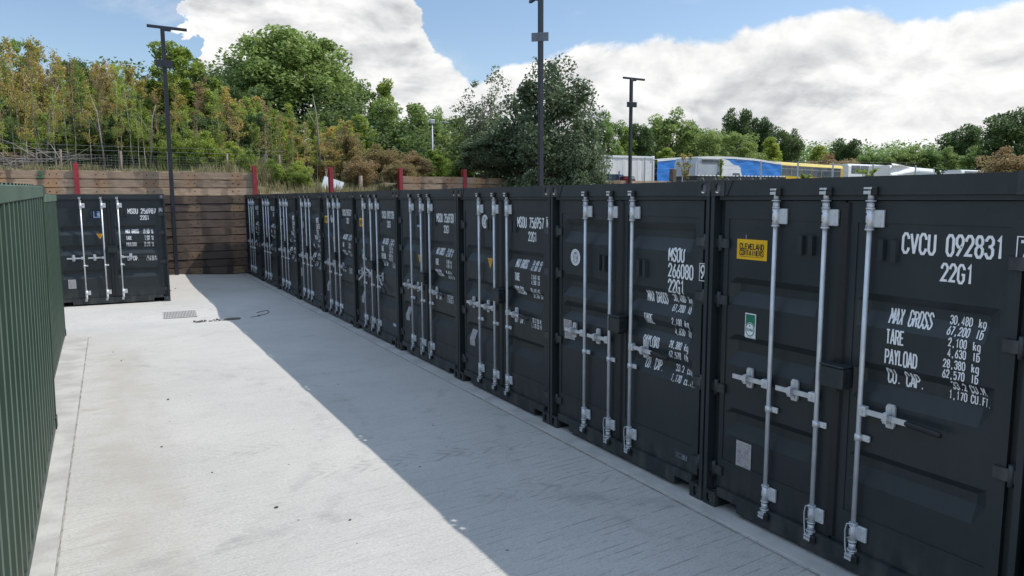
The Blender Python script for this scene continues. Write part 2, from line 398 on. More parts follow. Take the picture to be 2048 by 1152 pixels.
def leaf_mat(name, cols, trans=.35, objvar=.25, clump=1.2, rough=.55):
    m = bpy.data.materials.new(name); m.use_nodes = True; t = NT(m.node_tree); t.n.clear()
    geo = t.add('ShaderNodeNewGeometry'); oi = t.add('ShaderNodeObjectInfo')
    o = t.add('ShaderNodeTexCoord').outputs['Object']
    rnd = geo.outputs['Random Per Island']
    cr = t.add('ShaderNodeValToRGB'); el_ = cr.color_ramp.elements
    while len(el_) < len(cols): el_.new(.5)
    for i, c in enumerate(cols): el_[i].position = i/(len(cols)-1); el_[i].color = (*c, 1)
    n_ = t.noise(t.add('ShaderNodeVectorMath', operation='ADD', inp={0: o, 1: oi.outputs['Location']}).outputs[0], clump, 3)
    f = t.math('ADD', t.math('MULTIPLY', rnd, .45), t.math('MULTIPLY_ADD', n_, 1.5, -.5), clamp=True)
    t.set(cr, 0, f)
    hs = t.add('ShaderNodeHueSaturation', inp={'Color': cr.outputs[0], 'Value': t.math('MULTIPLY_ADD', oi.outputs['Random'], objvar*2, 1-objvar), 'Hue': t.math('MULTIPLY_ADD', oi.outputs['Random'], -.03, .515)})
    d = t.add('ShaderNodeBsdfPrincipled', inp={'Base Color': hs.outputs[0], 'Roughness': rough, 'Specular IOR Level': .35})
    tr = t.add('ShaderNodeBsdfTranslucent', inp={'Color': hs.outputs[0]})
    mx = t.add('ShaderNodeMixShader', inp={0: trans, 1: d.outputs[0], 2: tr.outputs[0]})
    t.add('ShaderNodeOutputMaterial', inp={0: mx.outputs[0]})
    MAT[name] = m
leaf_mat('ash_leaf', [(0.111, 0.176, 0.050), (0.233, 0.332, 0.097), (0.405, 0.507, 0.185)], 0.45, .1)
leaf_mat('pale_leaf', [(0.155, 0.223, 0.061), (0.287, 0.372, 0.108), (0.466, 0.519, 0.203)], 0.45, .15)
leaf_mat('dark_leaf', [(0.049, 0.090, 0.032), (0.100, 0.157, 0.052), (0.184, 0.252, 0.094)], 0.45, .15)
leaf_mat('holly_leaf', [(0.070, 0.105, 0.053), (0.131, 0.176, 0.090), (0.264, 0.316, 0.184)], 0.25, .12, 1.6, .38)
leaf_mat('birch_leaf', [(0.238, 0.271, 0.052), (0.386, 0.362, 0.086), (0.532, 0.387, 0.122), (0.600, 0.387, 0.127)], 0.45, .28, 1.0)
leaf_mat('scrub_leaf', [(0.145, 0.218, 0.038), (0.281, 0.367, 0.067), (0.466, 0.502, 0.116)], 0.45, .25)
leaf_mat('brown_leaf', [(0.210, 0.162, 0.077), (0.333, 0.246, 0.117), (0.272, 0.234, 0.105)], 0.45, .2)
leaf_mat('straw', [(.20, .185, .085), (.30, .26, .14), (.38, .33, .20)], .3, .1, 2.0, .7)
leaf_mat('grass_blade', [(.075, .095, .025), (.13, .145, .045), (.24, .22, .10)], .3, .1, .8, .7)
pbr('bark', (.17, .14, .11), (.09, .075, .06), 6, .9, 0, .4, (3, 3, .7))
pbr('pale_bark', (.46, .42, .36), (.24, .21, .17), 5, .85, 0, .3, (2, 2, 1.5))
pbr('dead_wood', (.32, .28, .26), (.22, .19, .18), 5, .9)

# ------------------------------------------------------------------ stencil lettering
O_ = [(1.2, 0), (2.8, 0), (4, 1.4), (4, 6.6), (2.8, 8), (1.2, 8), (0, 6.6), (0, 1.4), (1.2, 0)]
GL = {
 '0': [O_], 'O': [O_], 'C': [[(4, 5.8), (4, 6.6), (2.8, 8), (1.2, 8), (0, 6.6), (0, 1.4), (1.2, 0), (2.8, 0), (4, 1.4), (4, 2.2)]],
 'G': [[(4, 5.9), (4, 6.6), (2.8, 8), (1.2, 8), (0, 6.6), (0, 1.4), (1.2, 0), (2.8, 0), (4, 1.4), (4, 3.7), (2.3, 3.7)]],
 'U': [[(0, 8), (0, 1.4), (1.2, 0), (2.8, 0), (4, 1.4), (4, 8)]], 'V': [[(-.2, 8), (2.05, -.2)], [(1.95, -.2), (4.2, 8)]],
 'M': [[(-.4, 0), (-.4, 8)], [(4.4, 8), (4.4, 0)], [(-.4, 8), (2.05, 2.4)], [(1.95, 2.4), (4.4, 8)]], 'T': [[(0, 7.5), (4, 7.5)], [(2, 7.5), (2, 0)]],
 'S': [[(4, 6), (4, 6.7), (2.8, 8), (1.2, 8), (0, 6.7), (0, 5.5), (4, 2.7), (4, 1.3), (2.8, 0), (1.2, 0), (0, 1.3), (0, 2)]],
 'A': [[(-.3, 0), (2.05, 8.2)], [(1.95, 8.2), (4.3, 0)], [(.7, 2.2), (3.3, 2.2)]], 'E': [[(4, 7.5), (0, 7.5), (0, .5), (4, .5)], [(0, 4.1), (3.2, 4.1)]],
 'R': [[(0, 0), (0, 7.5), (2.8, 7.5), (4, 6.6), (4, 4.9), (2.8, 3.9), (0, 3.9)], [(2.2, 3.9), (4, 0)]],
 'P': [[(0, 0), (0, 7.5), (2.8, 7.5), (4, 6.6), (4, 4.7), (2.8, 3.7), (0, 3.7)]], 'Y': [[(0, 8), (2, 4)], [(4, 8), (2, 4), (2, 0)]],
 'L': [[(0, 8), (0, .5), (4, .5)]], 'D': [[(0, .5), (0, 7.5), (2.6, 7.5), (4, 6.2), (4, 1.8), (2.6, .5), (0, .5)]],
 'X': [[(0, 0), (4, 8)], [(0, 8), (4, 0)]], 'B': [[(0, .5), (0, 7.5), (2.7, 7.5), (3.7, 6.6), (3.7, 5.2), (2.7, 4.2), (4, 3), (4, 1.5), (2.9, .5), (0, .5)], [(0, 4.2), (2.7, 4.2)]],
 'K': [[(0, 0), (0, 8)], [(4, 8), (.2, 3.4)], [(1.4, 4.6), (4, 0)]], 'F': [[(0, 0), (0, 7.5), (4, 7.5)], [(0, 4.1), (3.2, 4.1)]],
 'N': [[(0, 0), (0, 8), (4, 0), (4, 8)]], 'I': [[(2, 0), (2, 8)]], '1': [[(.9, 6.4), (2.3, 8), (2.3, 0)]],
 '2': [[(0, 5.8), (0, 6.7), (1.2, 8), (2.8, 8), (4, 6.7), (4, 5.3), (0, .5), (4, .5)]],
 '3': [[(0, 6.2), (0, 6.8), (1.2, 8), (2.8, 8), (4, 6.8), (4, 5.3), (2.8, 4.3), (1.4, 4.3)], [(2.8, 4.3), (4, 3.2), (4, 1.3), (2.8, 0), (1.2, 0), (0, 1.3), (0, 1.9)]],
 '4': [[(4, 2), (0, 2), (3, 8), (3, 0)]], '5': [[(3.8, 7.5), (.3, 7.5), (.1, 4.2), (1.3, 5), (2.8, 5), (4, 3.8), (4, 1.3), (2.8, 0), (1.2, 0), (0, 1.3)]],
 '6': [[(3.4, 8), (.6, 4.2), (0, 2.8), (0, 1.3), (1.2, 0), (2.8, 0), (4, 1.3), (4, 3.3), (2.8, 4.5), (1.4, 4.5), (.3, 3.4)]],
 '7': [[(0, 7.5), (4, 7.5), (1.4, 0)]],
 '8': [[(1.2, 4.3), (.2, 5.3), (.2, 6.8), (1.2, 8), (2.8, 8), (3.8, 6.8), (3.8, 5.3), (2.8, 4.3), (1.2, 4.3), (0, 3.1), (0, 1.3), (1.2, 0), (2.8, 0), (4, 1.3), (4, 3.1), (2.8, 4.3)]],
 '9': [[(.6, 0), (3.4, 3.8), (4, 5.2), (4, 6.7), (2.8, 8), (1.2, 8), (0, 6.7), (0, 4.7), (1.2, 3.5), (2.6, 3.5), (3.7, 4.6)]],
 'k': [[(0, 0), (0, 8)], [(3.6, 5.4), (.2, 2.4)], [(1.5, 3.4), (3.8, 0)]], 'l': [[(2, 0), (2, 8)]], 'b': [[(0, 8), (0, 0), (2.8, 0), (4, 1.2), (4, 4.2), (2.8, 5.4), (0, 5.4)]],
 'g': [[(4, 5.4), (1.2, 5.4), (0, 4.2), (0, 1.4), (1.2, .2), (4, .2)], [(4, 5.4), (4, -1.6), (2.8, -2.6), (.6, -2.6)]],
 'c': [[(4, 4.4), (2.8, 5.4), (1.2, 5.4), (0, 4.2), (0, 1.2), (1.2, 0), (2.8, 0), (4, 1)]], 'u': [[(0, 5.4), (0, 1.2), (1.2, 0), (2.8, 0), (4, 1.2), (4, 5.4)]],
 'm': [[(0, 0), (0, 5.4), (2, 5), (2, 0)], [(2, 5), (4, 5.2), (4, 0)]], 'f': [[(3.6, 8), (2.4, 8), (1.6, 7), (1.6, 0)], [(.2, 5.2), (3.4, 5.2)]], 't': [[(1.8, 7.6), (1.8, .8), (3.6, 0)], [(.2, 5.4), (3.6, 5.4)]],
 '.': [[(1.4, .5), (2.6, .5)]], ',': [[(1.8, .9), (1.6, -1.2)]], '-': [[(.6, 3.8), (3.4, 3.8)]], '>': [[(0, 6.5), (3.6, 4), (0, 1.5)]],
}
def stroke(poly, wd):
    """flat ribbon quads (2-D) along a polyline with mitred joints"""
    n = len(poly); closed = poly[0] == poly[-1]; pts = [Vector(p) for p in poly]; L = []; Rr = []
    for i in range(n):
        a = pts[i-1] if i > 0 else (pts[n-2] if closed else None); b = pts[i+1] if i < n-1 else (pts[1] if closed else None); p = pts[i]
        t1 = (p-a).normalized() if a is not None else None; t2 = (b-p).normalized() if b is not None else None
        if t1 is None: t1 = t2
        if t2 is None: t2 = t1
        m = Vector((-(t1.y+t2.y), t1.x+t2.x)); m = m.normalized() if m.length > 1e-4 else Vector((-t1.y, t1.x))
        c = max(.5, m.dot(Vector((-t1.y, t1.x)))); q = m*(wd/2/c)
        L.append(p+q); Rr.append(p-q)
    return [(Rr[i], Rr[i+1], L[i+1], L[i]) for i in range(n-1)]
def text2d(s, u, z, h, gw=.36, adv=.5, st=.135, align='l'):
    """quads in (u, z) for a line of stencil text; u,z lower left corner of the line (or lower right)"""
    W = adv*h*len(s)-(adv-gw)*h
    if align == 'r': u -= W
    out = []
    for i, ch in enumerate(s):
        for pl in GL.get(ch, []):
            pp = [(u+i*adv*h+x/4*gw*h, z+(y*.93+.28)/8*h) for x, y in pl]
            out += stroke(pp, st*h)
    return out
def box2d(u0, z0, u1, z1, t_): return stroke([(u0, z0), (u1, z0), (u1, z1), (u0, z1), (u0, z0)], t_)

# ------------------------------------------------------------------ shipping containers with doors
CW, CH, CL = 2.325, 2.591, 6.058
D0 = .055                                  # door skin behind the front plane of the posts
GA = [(1.86, 1.81, 1.75, 1.65), (1.42, 1.37, 1.29, 1.18), (.84, .79, .73, .62)]
GB = [(2.25, 2.18, 2.12, 2.01), (1.68, 1.61, 1.55, 1.45), (1.40, 1.34, 1.29, 1.21), (1.12, 1.05, 1.0, .90)]
GD = .044
PANELS = ((.17, 1.02), (1.27, 2.13))
def depth(u, z, gro):
    d = 0.0
    for a, b, c, e in gro:
        if e < z < a: d = 1.0 if c <= z <= b else ((a-z)/(a-b) if z > b else (z-e)/(c-e))
    if d:
        k = 0.0
        for p0, p1 in PANELS:
            if p0 < u < p1: k = min(1, (u-p0)/.07, (p1-u)/.07)
        d *= k
    return D0+GD*d
def corrugated(mb, along, x, y0, y1, z0, z1, sgn, pitch=.278, dep=.036, chalk=False):
    """vertical trapezoid corrugation. along 'y': panel in plane x, running y0..y1; sgn = outward direction"""
    n = max(1, round((y1-y0)/pitch)); p = (y1-y0)/n; prof = []
    for i in range(n):
        b = y0+i*p
        prof += [(b, 0), (b+p*.26, 0), (b+p*.50, 1), (b+p*.76, 1)]
    prof.append((y1, 0))
    for (a, da), (b, db) in zip(prof, prof[1:]):
        mb.mi = 1 if chalk and da == 0 and db == 0 else 0
        X0, X1 = x-sgn*dep*da, x-sgn*dep*db
        mk = (lambda X, Y, Z: (X, Y, Z)) if along == 'y' else (lambda X, Y, Z: (Y, X, Z))
        mb.quad(mk(X0, a, z0), mk(X1, b, z0), mk(X1, b, z1), mk(X0, a, z1))
    mb.mi = 0
def casting_mesh(mat, inner, name):
    """cast corner fitting 0.15 x 0.165 x 0.125, open face -y and a hole on top"""
    mb = MB(); W, Dp, H = .135, .165, .120
    mb.plate_hole((0, 0, 0), (1, 0, 0), (0, 0, 1), W, H, .055, .082, .022)
    mb.plate_hole((0, 0, H), (1, 0, 0), (0, 1, 0), W, Dp, .062, .115, .022)
    mb.quad((0, 0, 0), (0, 0, H), (0, Dp, H), (0, Dp, 0)); mb.quad((W, 0, 0), (W, Dp, 0), (W, Dp, H), (W, 0, H))
    mb.quad((0, Dp, 0), (0, Dp, H), (W, Dp, H), (W, Dp, 0)); mb.quad((0, 0, 0), (0, Dp, 0), (W, Dp, 0), (W, 0, 0))
    mb.mi = 1; e = .02
    mb.quad((e, e, e), (W-e, e, e), (W-e, Dp-e, e), (e, Dp-e, e)); mb.quad((e, e, e), (e, Dp-e, e), (e, Dp-e, H-e), (e, e, H-e))
    mb.quad((W-e, e, e), (W-e, e, H-e), (W-e, Dp-e, H-e), (W-e, Dp-e, e)); mb.quad((e, Dp-e, e), (W-e, Dp-e, e), (W-e, Dp-e, H-e), (e, Dp-e, H-e))
    return mb.mesh(name, [mat, inner])
def body_mesh(mat, name):
    mb = MB(); W, H, L = CW, CH, CL
    for x0, x1 in ((0, .035), (W-.035, W)):                    # front posts and inner J posts
        mb.box(x0, .004, .118, x1, .11, H-.119)
    mb.box(.035, .085, .118, .125, .12, H-.119); mb.box(W-.125, .085, .118, W-.035, .12, H-.119)
    mb.box(.13, .012, H-.118, W-.13, .10, H-.004)              # door header
    mb.box(.06, .030, H-.150, W-.06, .055, H-.1185)             # header lip
    mb.box(.345, .018, .030, W-.345, .11, .165)                # sill
    mb.box(.137, .018, .095, .345, .11, .165); mb.box(W-.345, .018, .095, W-.137, .11, .165)
    for x0, x1 in ((.138, .215), (W-.215, W-.138)):            # gussets beside the top castings
        s_ = 1 if x0 < 1 else -1
        a, b = (x0, x1) if s_ > 0 else (x1, x0)
        mb.prism([(a, H-.0045), (b, H-.0045), (a+s_*.02, H-.119), (a, H-.119)], 'y', .006, .0125)
    for x0, x1 in ((0, .1), (W-.1, W)):                        # rear posts and rails
        mb.box(x0, L-.1, .118, x1, L-.004, H-.119)
    for x0, x1 in ((.004, .064), (W-.064, W-.004)):
        mb.box(x0, .166, H-.064, x1, L-.166, H-.012); mb.box(x0, .166, .02, x1, L-.166, .16)
    mb.box(.136, L-.06, H-.1, W-.136, L-.006, H-.008); mb.box(.136, L-.06, .02, W-.136, L-.006, .14)
    corrugated(mb, 'y', .012, .111, L-.101, .1605, H-.0645, -1); corrugated(mb, 'y', W-.012, .111, L-.101, .1605, H-.0645, 1)
    corrugated(mb, 'x', L-.02, .101, W-.101, .141, H-.1005, 1)
    n = 22                                                     # ribbed roof
    y0, y1 = .12, L-.07; p = (y1-y0)/n; hgt = [0, 0, .02, .02]
    prof = []
    for i in range(n): prof += [(y0+i*p, 0), (y0+i*p+p*.25, 0), (y0+i*p+p*.4, .02), (y0+i*p+p*.85, .02)]
    prof.append((y1, 0))
    for (a, ha), (b, hb) in zip(prof, prof[1:]):
        mb.quad((.05, a, H-.024+ha), (W-.05, a, H-.024+ha), (W-.05, b, H-.024+hb), (.05, b, H-.024+hb))
    mb.box(.07, .12, .14, W-.07, L-.12, .155)                  # floor
    return mb.mesh(name, mat)
def door_mesh(side, gro, mat, name):
    u0, u1 = ((.105, 1.155) if side == 0 else (1.170, 2.222)); p0, p1 = PANELS[side]; z0, z1 = .168, 2.436
    mb = MB()
    us = [u0, p0, p0+.07, p1-.07, p1, u1]
    zs = [z0, .43]+sorted({round(x, 4) for g in gro for x in g})+[2.29, z1]
    zs = sorted(set(zs))
    idx = {}
    for i, u in enumerate(us):
        for j, z in enumerate(zs): idx[i, j] = len(mb.v); mb.v.append((u, depth(u, z, gro), z))
    for i in range(len(us)-1):
        for j in range(len(zs)-1): mb.face((idx[i, j], idx[i+1, j], idx[i+1, j+1], idx[i, j+1]))
    # frame ring standing a little proud of the skin, and the edges
    f = D0-.006
    mb.box(u0, f, z0, u1, D0-.0006, .40, ); mb.box(u0, f, 2.30, u1, D0-.0006, z1)
    mb.box(u0, f, .4002, p0-.02, D0-.0006, 2.2998); mb.box(p1+.02, f, .4002, u1, D0-.0006, 2.2998)
    mb.quad((u0, D0, z0), (u0, D0+.04, z0), (u0, D0+.04, z1), (u0, D0, z1)); mb.quad((u1, D0, z0), (u1, D0+.04, z0), (u1, D0+.04, z1), (u1, D0, z1))
    mb.quad((u0, D0, z1), (u1, D0, z1), (u1, D0+.04, z1), (u0, D0+.04, z1)); mb.quad((u0, D0, z0), (u1, D0, z0), (u1, D0+.04, z0), (u0, D0+.04, z0))
    for u in ((.80, .885) if side == 0 else (1.40, 1.485)):    # pressed document lugs
        mb.prism([(u, D0-.0005), (u+.05, D0-.0005), (u+.042, D0-.028), (u+.008, D0-.028)], 'z', *((2.07, 2.20) if gro is GA else (1.76, 1.91)))
    return mb.mesh(name, mat)
def hinge_mesh(side, mat):
    mb = MB()
    s_ = 1 if side == 0 else -1; b = 0 if side == 0 else CW
    x = lambda v: b+s_*v
    a, c = sorted((x(.036), x(.165))); mb.box(a, .034, -.035, c, .0478, .035)
    mb.tube([(x(.07), .045, -.06), (x(.07), .045, .06)], .019, 10)
    a, c = sorted((x(.0355), x(.062))); mb.box(a, .05, -.05, c, .084, .05)
    return mb.mesh('hinge', mat)
def lockbar_mesh(mat, dark):
    """full height lock bar standing in front of the door: bar, bearings, cams; origin on its axis at z=0"""
    mb = MB(); y = .018; R_ = .0165
    mb.tube([(0, y, .13), (0, y, 2.48)], R_*.93, 14)
    for z0, z1, zc, up in ((2.265, 2.385, 2.49, 1), (.235, .345, .115, -1)):
        mb.tube([(0, y, z0), (0, y, z1)], .0245, 14)
        mb.tube([(0, y, z0-.01), (0, y, z0)], .028, 14); mb.tube([(0, y, z1), (0, y, z1+.008)], .028, 14)
        mb.box(.018, .026, z0+.008, .085, .0465, z1-.004, .004)
        for q in (.03, .085): mb.tube([(.06, .028, z0+q), (.06, .0205, z0+q)], .009, 8)
        e = .06
        mb.tube([(0, y, zc-.10*up), (0, y, zc-.065*up)], .023, 12)
        mb.tube([(0, y, zc-.058*up), (0, y, zc-.05*up)], .032, 12)
        mb.tube([(0, y, zc-.05*up), (0, y, zc+.02*up)], .019, 12)
        mb.prism([(-.035, y-.028), (.028, y-.030), (.045, y-.008), (.018, y+.02), (-.03, y+.012)], 'z', zc-.012, zc+.008)
        mb.prism([(-.03, y-.034), (.02, y-.034), (.034, y-.018), (.0, y+.01), (-.034, y-.006)], 'z', zc+.018, zc+.03)
        mb.mi = 1; mb.box(.012, -.014, zc-.022, .055, .0118, zc+.034, .006); mb.mi = 0
        for q in (.03, .09): mb.mi = 1; mb.tube([(-.012, y-.021, z0+q), (-.012, y-.0255, z0+q)], .006, 8); mb.mi = 0
    z = .93; mb.tube([(0, y, z-.022), (0, y, z+.022)], .0225, 12); mb.box(.018, .028, z-.02, .07, .0465, z+.02, .003)
    mb.tube([(.052, .029, z), (.052, .021, z)], .009, 8)
    # seal wire looped over the lower bearing
    return mb.mesh('locking_bar', [mat, dark])
def seal_wire_mesh(mat):
    mb = MB()
    pts = [(.02, -.012, .36), (-.02, -.02, .35), (-.034, -.016, .30), (-.036, -.008, .22), (-.030, -.008, .16), (-.012, -.014, .135)]
    mb.tube(pts, .0045, 6); mb.tube([(.02, -.012, .36), (.035, -.01, .33), (.03, -.012, .29), (-.02, -.012, .25)], .004, 6)
    return mb.mesh('seal_wire', mat)
def handle_mesh(mat, d):
    mb = MB(); z = 0
    mb.box(min(0, d*.055), -.008, -.032, max(0, d*.055), .036, .032, .004)      # hub clamp on the bar
    mb.tube([(d*.03, -.008, 0), (d*.03, -.015, 0)], .011, 8)
    pts = [(d*.05, .008), (d*.16, .006), (d*.24, -.008), (d*.33, -.010)]
    for (a, ya), (b, yb) in zip(pts, pts[1:]):
        n = len(mb.v)
        for x, y in ((a, ya), (b, yb)):
            for dy in (0, .011):
                for dz in (-.017, .017): mb.v.append((x, y+dy, dz))
        for f in ((0, 1, 5, 4), (2, 6, 7, 3), (0, 4, 6, 2), (1, 3, 7, 5)): mb.face([n+i for i in f])
        if (a, ya) == pts[0]: mb.face((n, n+2, n+3, n+1))
        if (b, yb) == pts[-1]: mb.face((n+4, n+5, n+7, n+6))
    return mb.mesh('handle', mat)
def retainer_mesh(mat):
    mb = MB()
    mb.prism([(-.022, -.07), (.022, -.07), (.03, -.05), (.03, .06), (.02, .08), (-.02, .08), (-.03, .06), (-.03, -.05)], 'y', .030, .0475)
    mb.box(-.012, -.022, .018, .012, .0298, .036, .003); mb.box(-.014, -.026, -.034, .014, .0298, -.019, .003)
    mb.box(-.016, -.034, -.02, .016, -.024, .03, .003)
    for q in (-.045, .058): mb.tube([(0, .030, q), (0, .0205, q)], .011, 8)
    return mb.mesh('handle_retainer', mat)
def lockbox_mesh(mat, dark):
    mb = MB()
    mb.box(1.10, -.055, 1.225, 1.268, .0475, 1.365, .008)
    mb.box(1.094, -.06, 1.3655, 1.274, .0472, 1.378, .004); mb.box(1.14, -.01, 1.2, 1.20, .0472, 1.2245)
    mb.mi = 1; mb.box(1.2685, -.035, 1.265, 1.272, .0, 1.33)
    return mb.mesh('lock_box', [mat, dark])
def seal_mesh(mat):
    mb = MB()
    mb.prism([(1.128, .0485), (1.2, .0485), (1.19, .030), (1.138, .030)], 'z', .19, 2.425)
    return mb.mesh('door_seal', mat)

CM = {}
for key, pm in (('dark', MAT['dark_paint']), ('green', MAT['green_paint'])):
    CM['body', key] = body_mesh(pm, 'body'); CM['cast', key] = casting_mesh(pm, MAT['bright_steel'], 'corner_casting')
for gk, gr in (('A', GA), ('B', GB)):
    for s_ in (0, 1): CM['door', gk, s_] = door_mesh(s_, gr, MAT['dark_paint'], 'door')
CM['hinge', 0] = hinge_mesh(0, MAT['dark_paint']); CM['hinge', 1] = hinge_mesh(1, MAT['dark_paint'])
CM['bar'] = lockbar_mesh(MAT['steel'], MAT['rubber']); CM['wire'] = seal_wire_mesh(MAT['steel'])
CM['hl'] = handle_mesh(MAT['bright_steel'], -1); CM['hr'] = handle_mesh(MAT['bright_steel'], 1)
CM['ret'] = retainer_mesh(MAT['bright_steel']); CM['lock'] = lockbox_mesh(MAT['dark_paint'], MAT['dark_hole']); CM['seal'] = seal_mesh(MAT['seal'])
g = MB(); g.tube([(.325, -.006, 0), (.34, -.007, 0), (.53, -.012, -.012), (.545, -.012, -.013)], [.014, .019, .0185, .013], 10); CM['grip'] = g.mesh('handle_grip', MAT['rubber'])

def lettering(quads, gro, mat, name, parent, lift=.0035):
    """2-D quads pressed onto the door skin: cut at the groove edges and set at the skin's depth"""
    if not quads: return
    bm = bmesh.new()
    for i, q in enumerate(quads):                       # strokes that cross lie a hair apart, never in one plane
        bm.faces.new([bm.verts.new((p.x, (i % 9)*.00012, p.y)) for p in (Vector(x) for x in q)])
    for z in sorted({x for g_ in gro for x in g_}):
        bmesh.ops.bisect_plane(bm, geom=bm.verts[:]+bm.edges[:]+bm.faces[:], plane_co=(0, 0, z), plane_no=(0, 0, 1))
    for p0, p1 in PANELS:
        for u in (p0, p0+.07, p1-.07, p1, p1+.0101):
            bmesh.ops.bisect_plane(bm, geom=bm.verts[:]+bm.edges[:]+bm.faces[:], plane_co=(u, 0, 0), plane_no=(1, 0, 0))
    for v in bm.verts:
        d = depth(v.co.x, v.co.z, gro)
        if any(v.co.x > p1+.01 and v.co.x < p1+.2 for p0, p1 in PANELS[1:]): d -= .007
        v.co.y += d-lift
    mb = MB(); mb.absorb(bm)
    return mb.build(name, mat, parent)
def rect2(u0, z0, u1, z1): return [(Vector((u0, z0)), Vector((u1, z0)), Vector((u1, z1)), Vector((u0, z1)))]
def sticker(parent, gro, kind, u, z, sx=1.0):
    y = D0
    if kind == 'yellow':
        o = lettering(rect2(u, z-.15, u+.29, z), gro, MAT['yellow_vinyl'], 'sticker', parent, .004)
        q = text2d('CLEVELAND', u+.03, z-.076, .046, .42, .565, .16)+text2d('CONTAINERS', u+.03, z-.12, .040, .43, .582, .16)+rect2(u+.03, z-.13, u+.25, z-.1275)
        lettering(q, gro, MAT['black_vinyl'], 'sticker_lettering', parent, .0065); o['label'] = 'yellow sticker'
        lettering(rect2(u+.085, z+.002, u+.0875, z+.035), gro, MAT['white_vinyl'], 'paint_scratch', parent, .004)
    elif kind == 'green':
        o = lettering(rect2(u, z-.19, u+.105, z), gro, MAT['white_vinyl'], 'sticker', parent, .004); o['label'] = 'green and white sticker'
        mb = MB(); mb.v = [(u+.008, y-.006, z-.1), (u+.097, y-.006, z-.1), (u+.097, y-.006, z-.008), (u+.008, y-.006, z-.008)]; mb.face((0, 1, 2, 3)); mb.build('sticker_panel', MAT['green_vinyl'], parent)
        mb = MB(); mb.disc((u+.0525, y-.0075, z-.122), (1, 0, 0), (0, 0, 1), .046, .054, 24); mb.build('sticker_disc', MAT['white_vinyl'], parent)
        mb = MB(); mb.ring((u+.0525, y-.009, z-.122), (1, 0, 0), (0, 0, 1), .043, .051, .006, 24)
        for q in text2d('>', u+.045, z-.105, .024, .5, .5, .2)+text2d('TERRA', u+.018, z-.135, .02, .5, .68, .16): mb.quad(*[(p[0], y-.009, p[1]) for p in q])
        mb.build('sticker_lettering', MAT['green_vinyl'], parent)
    elif kind == 'disc':
        mb = MB(); mb.disc((u, y-.004, z), (1, 0, 0), (0, 0, 1), .085, .085, 28); o = mb.build('emblem_disc', MAT['white_vinyl'], parent); o['label'] = 'round white emblem'
        mb = MB(); mb.disc((u, y-.006, z), (1, 0, 0), (0, 0, 1), .046, .056, 20)
        for i in range(22):
            a = i/22*math.pi*2; c = Vector((u+.068*math.cos(a), y-.006, z+.068*math.sin(a))); mb.disc(c, (1, 0, 0), (0, 0, 1), .0042, .006, 6)
        mb.build('emblem_mark', MAT['grey_vinyl'], parent)
        mb = MB()
        for a, b, c_, d in ((-.028, -.03, -.012, .038), (.004, .006, .03, .034), (-.03, -.006, .03, .002), (-.008, -.046, .018, -.012), (.008, -.03, .03, -.016)):
            mb.quad((u+a, y-.008, z+b), (u+c_, y-.008, z+b), (u+c_, y-.008, z+d), (u+a, y-.008, z+d))
        mb.build('emblem_figure', MAT['white_vinyl'], parent)
    elif kind == 'triangle':
        mb = MB(); mb.v = [(u-.07, y-.004, z+.06), (u, y-.004, z-.07), (u+.07, y-.004, z+.06)]; mb.face((0, 1, 2)); o = mb.build('warning_triangle', MAT['orange_vinyl'], parent)
        mb = MB()
        for k, hw in ((.038, .04), (.022, .03), (.008, .024), (-.006, .014)): mb.quad((u-hw, y-.006, z+k), (u+hw, y-.006, z+k), (u+hw, y-.006, z+k+.004), (u-hw, y-.006, z+k+.004))
        mb.build('warning_lettering', MAT['rust'], parent)
    elif kind == 'blue':
        o = lettering(rect2(u, z-.15, u+.13, z), gro, MAT['blue_vinyl'], 'sticker', parent, .004); o['label'] = 'blue sticker'
        q = text2d('LR', u+.03, z-.11, .07, .5, .62, .16)+box2d(u+.008, z-.142, u+.122, z-.008, .005)+rect2(u+.03, z-.128, u+.1, z-.123)
        lettering(q, gro, MAT['white_vinyl'], 'sticker_lettering', parent, .0065)
    elif kind in ('plate', 'pinkplate'):
        o = lettering(rect2(u, z-.21, u+.15, z), gro, MAT['plate_metal'], 'data_plate', parent, .005)
        q = []; rr = random.Random(int(u*1000+z*77))
        for k in range(13):
            zz = z-.016-k*.0145; a = .012 if k % 3 else .03
            while a < .135:
                b = min(.138, a+rr.uniform(.012, .05)); q += rect2(u+a, zz-.004, u+b, zz); a = b+rr.uniform(.004, .014)
        for a in (.04, .11): q += rect2(u+a-.006, z-.085, u+a+.006, z-.071)
        lettering(q, gro, MAT['grey_vinyl'], 'plate_lettering', parent, .0065)
    elif kind == 'label':
        o = lettering(rect2(u, z-.045, u+.135, z), gro, MAT['white_vinyl'] if sx == 1 else MAT['grey_vinyl'], 'sticker', parent, .011 if z < .42 else .005)
        q = text2d('SINOCONT' if False else 'CIMC-ZE', u+.012, z-.038, .03, .42, .56, .18)+rect2(u+.01, z-.0075, u+.125, z-.0055)
        lettering(q, gro, MAT['black_vinyl' if sx != 1 else 'blue_vinyl'], 'sticker_lettering', parent, .0135 if z < .42 else .0075)
    elif kind == 'roundel':
        mb = MB(); mb.disc((u, y-.011, z), (1, 0, 0), (0, 0, 1), .04, .04, 20); mb.build('emblem_disc', MAT['white_vinyl'], parent)
        mb = MB(); mb.ring((u, y-.013, z), (1, 0, 0), (0, 0, 1), .033, .033, .006, 20); mb.quad((u-.004, y-.013, z-.03), (u+.004, y-.013, z-.03), (u+.004, y-.013, z+.03), (u-.004, y-.013, z+.03)); mb.build('emblem_mark', MAT['red_paint'], parent)

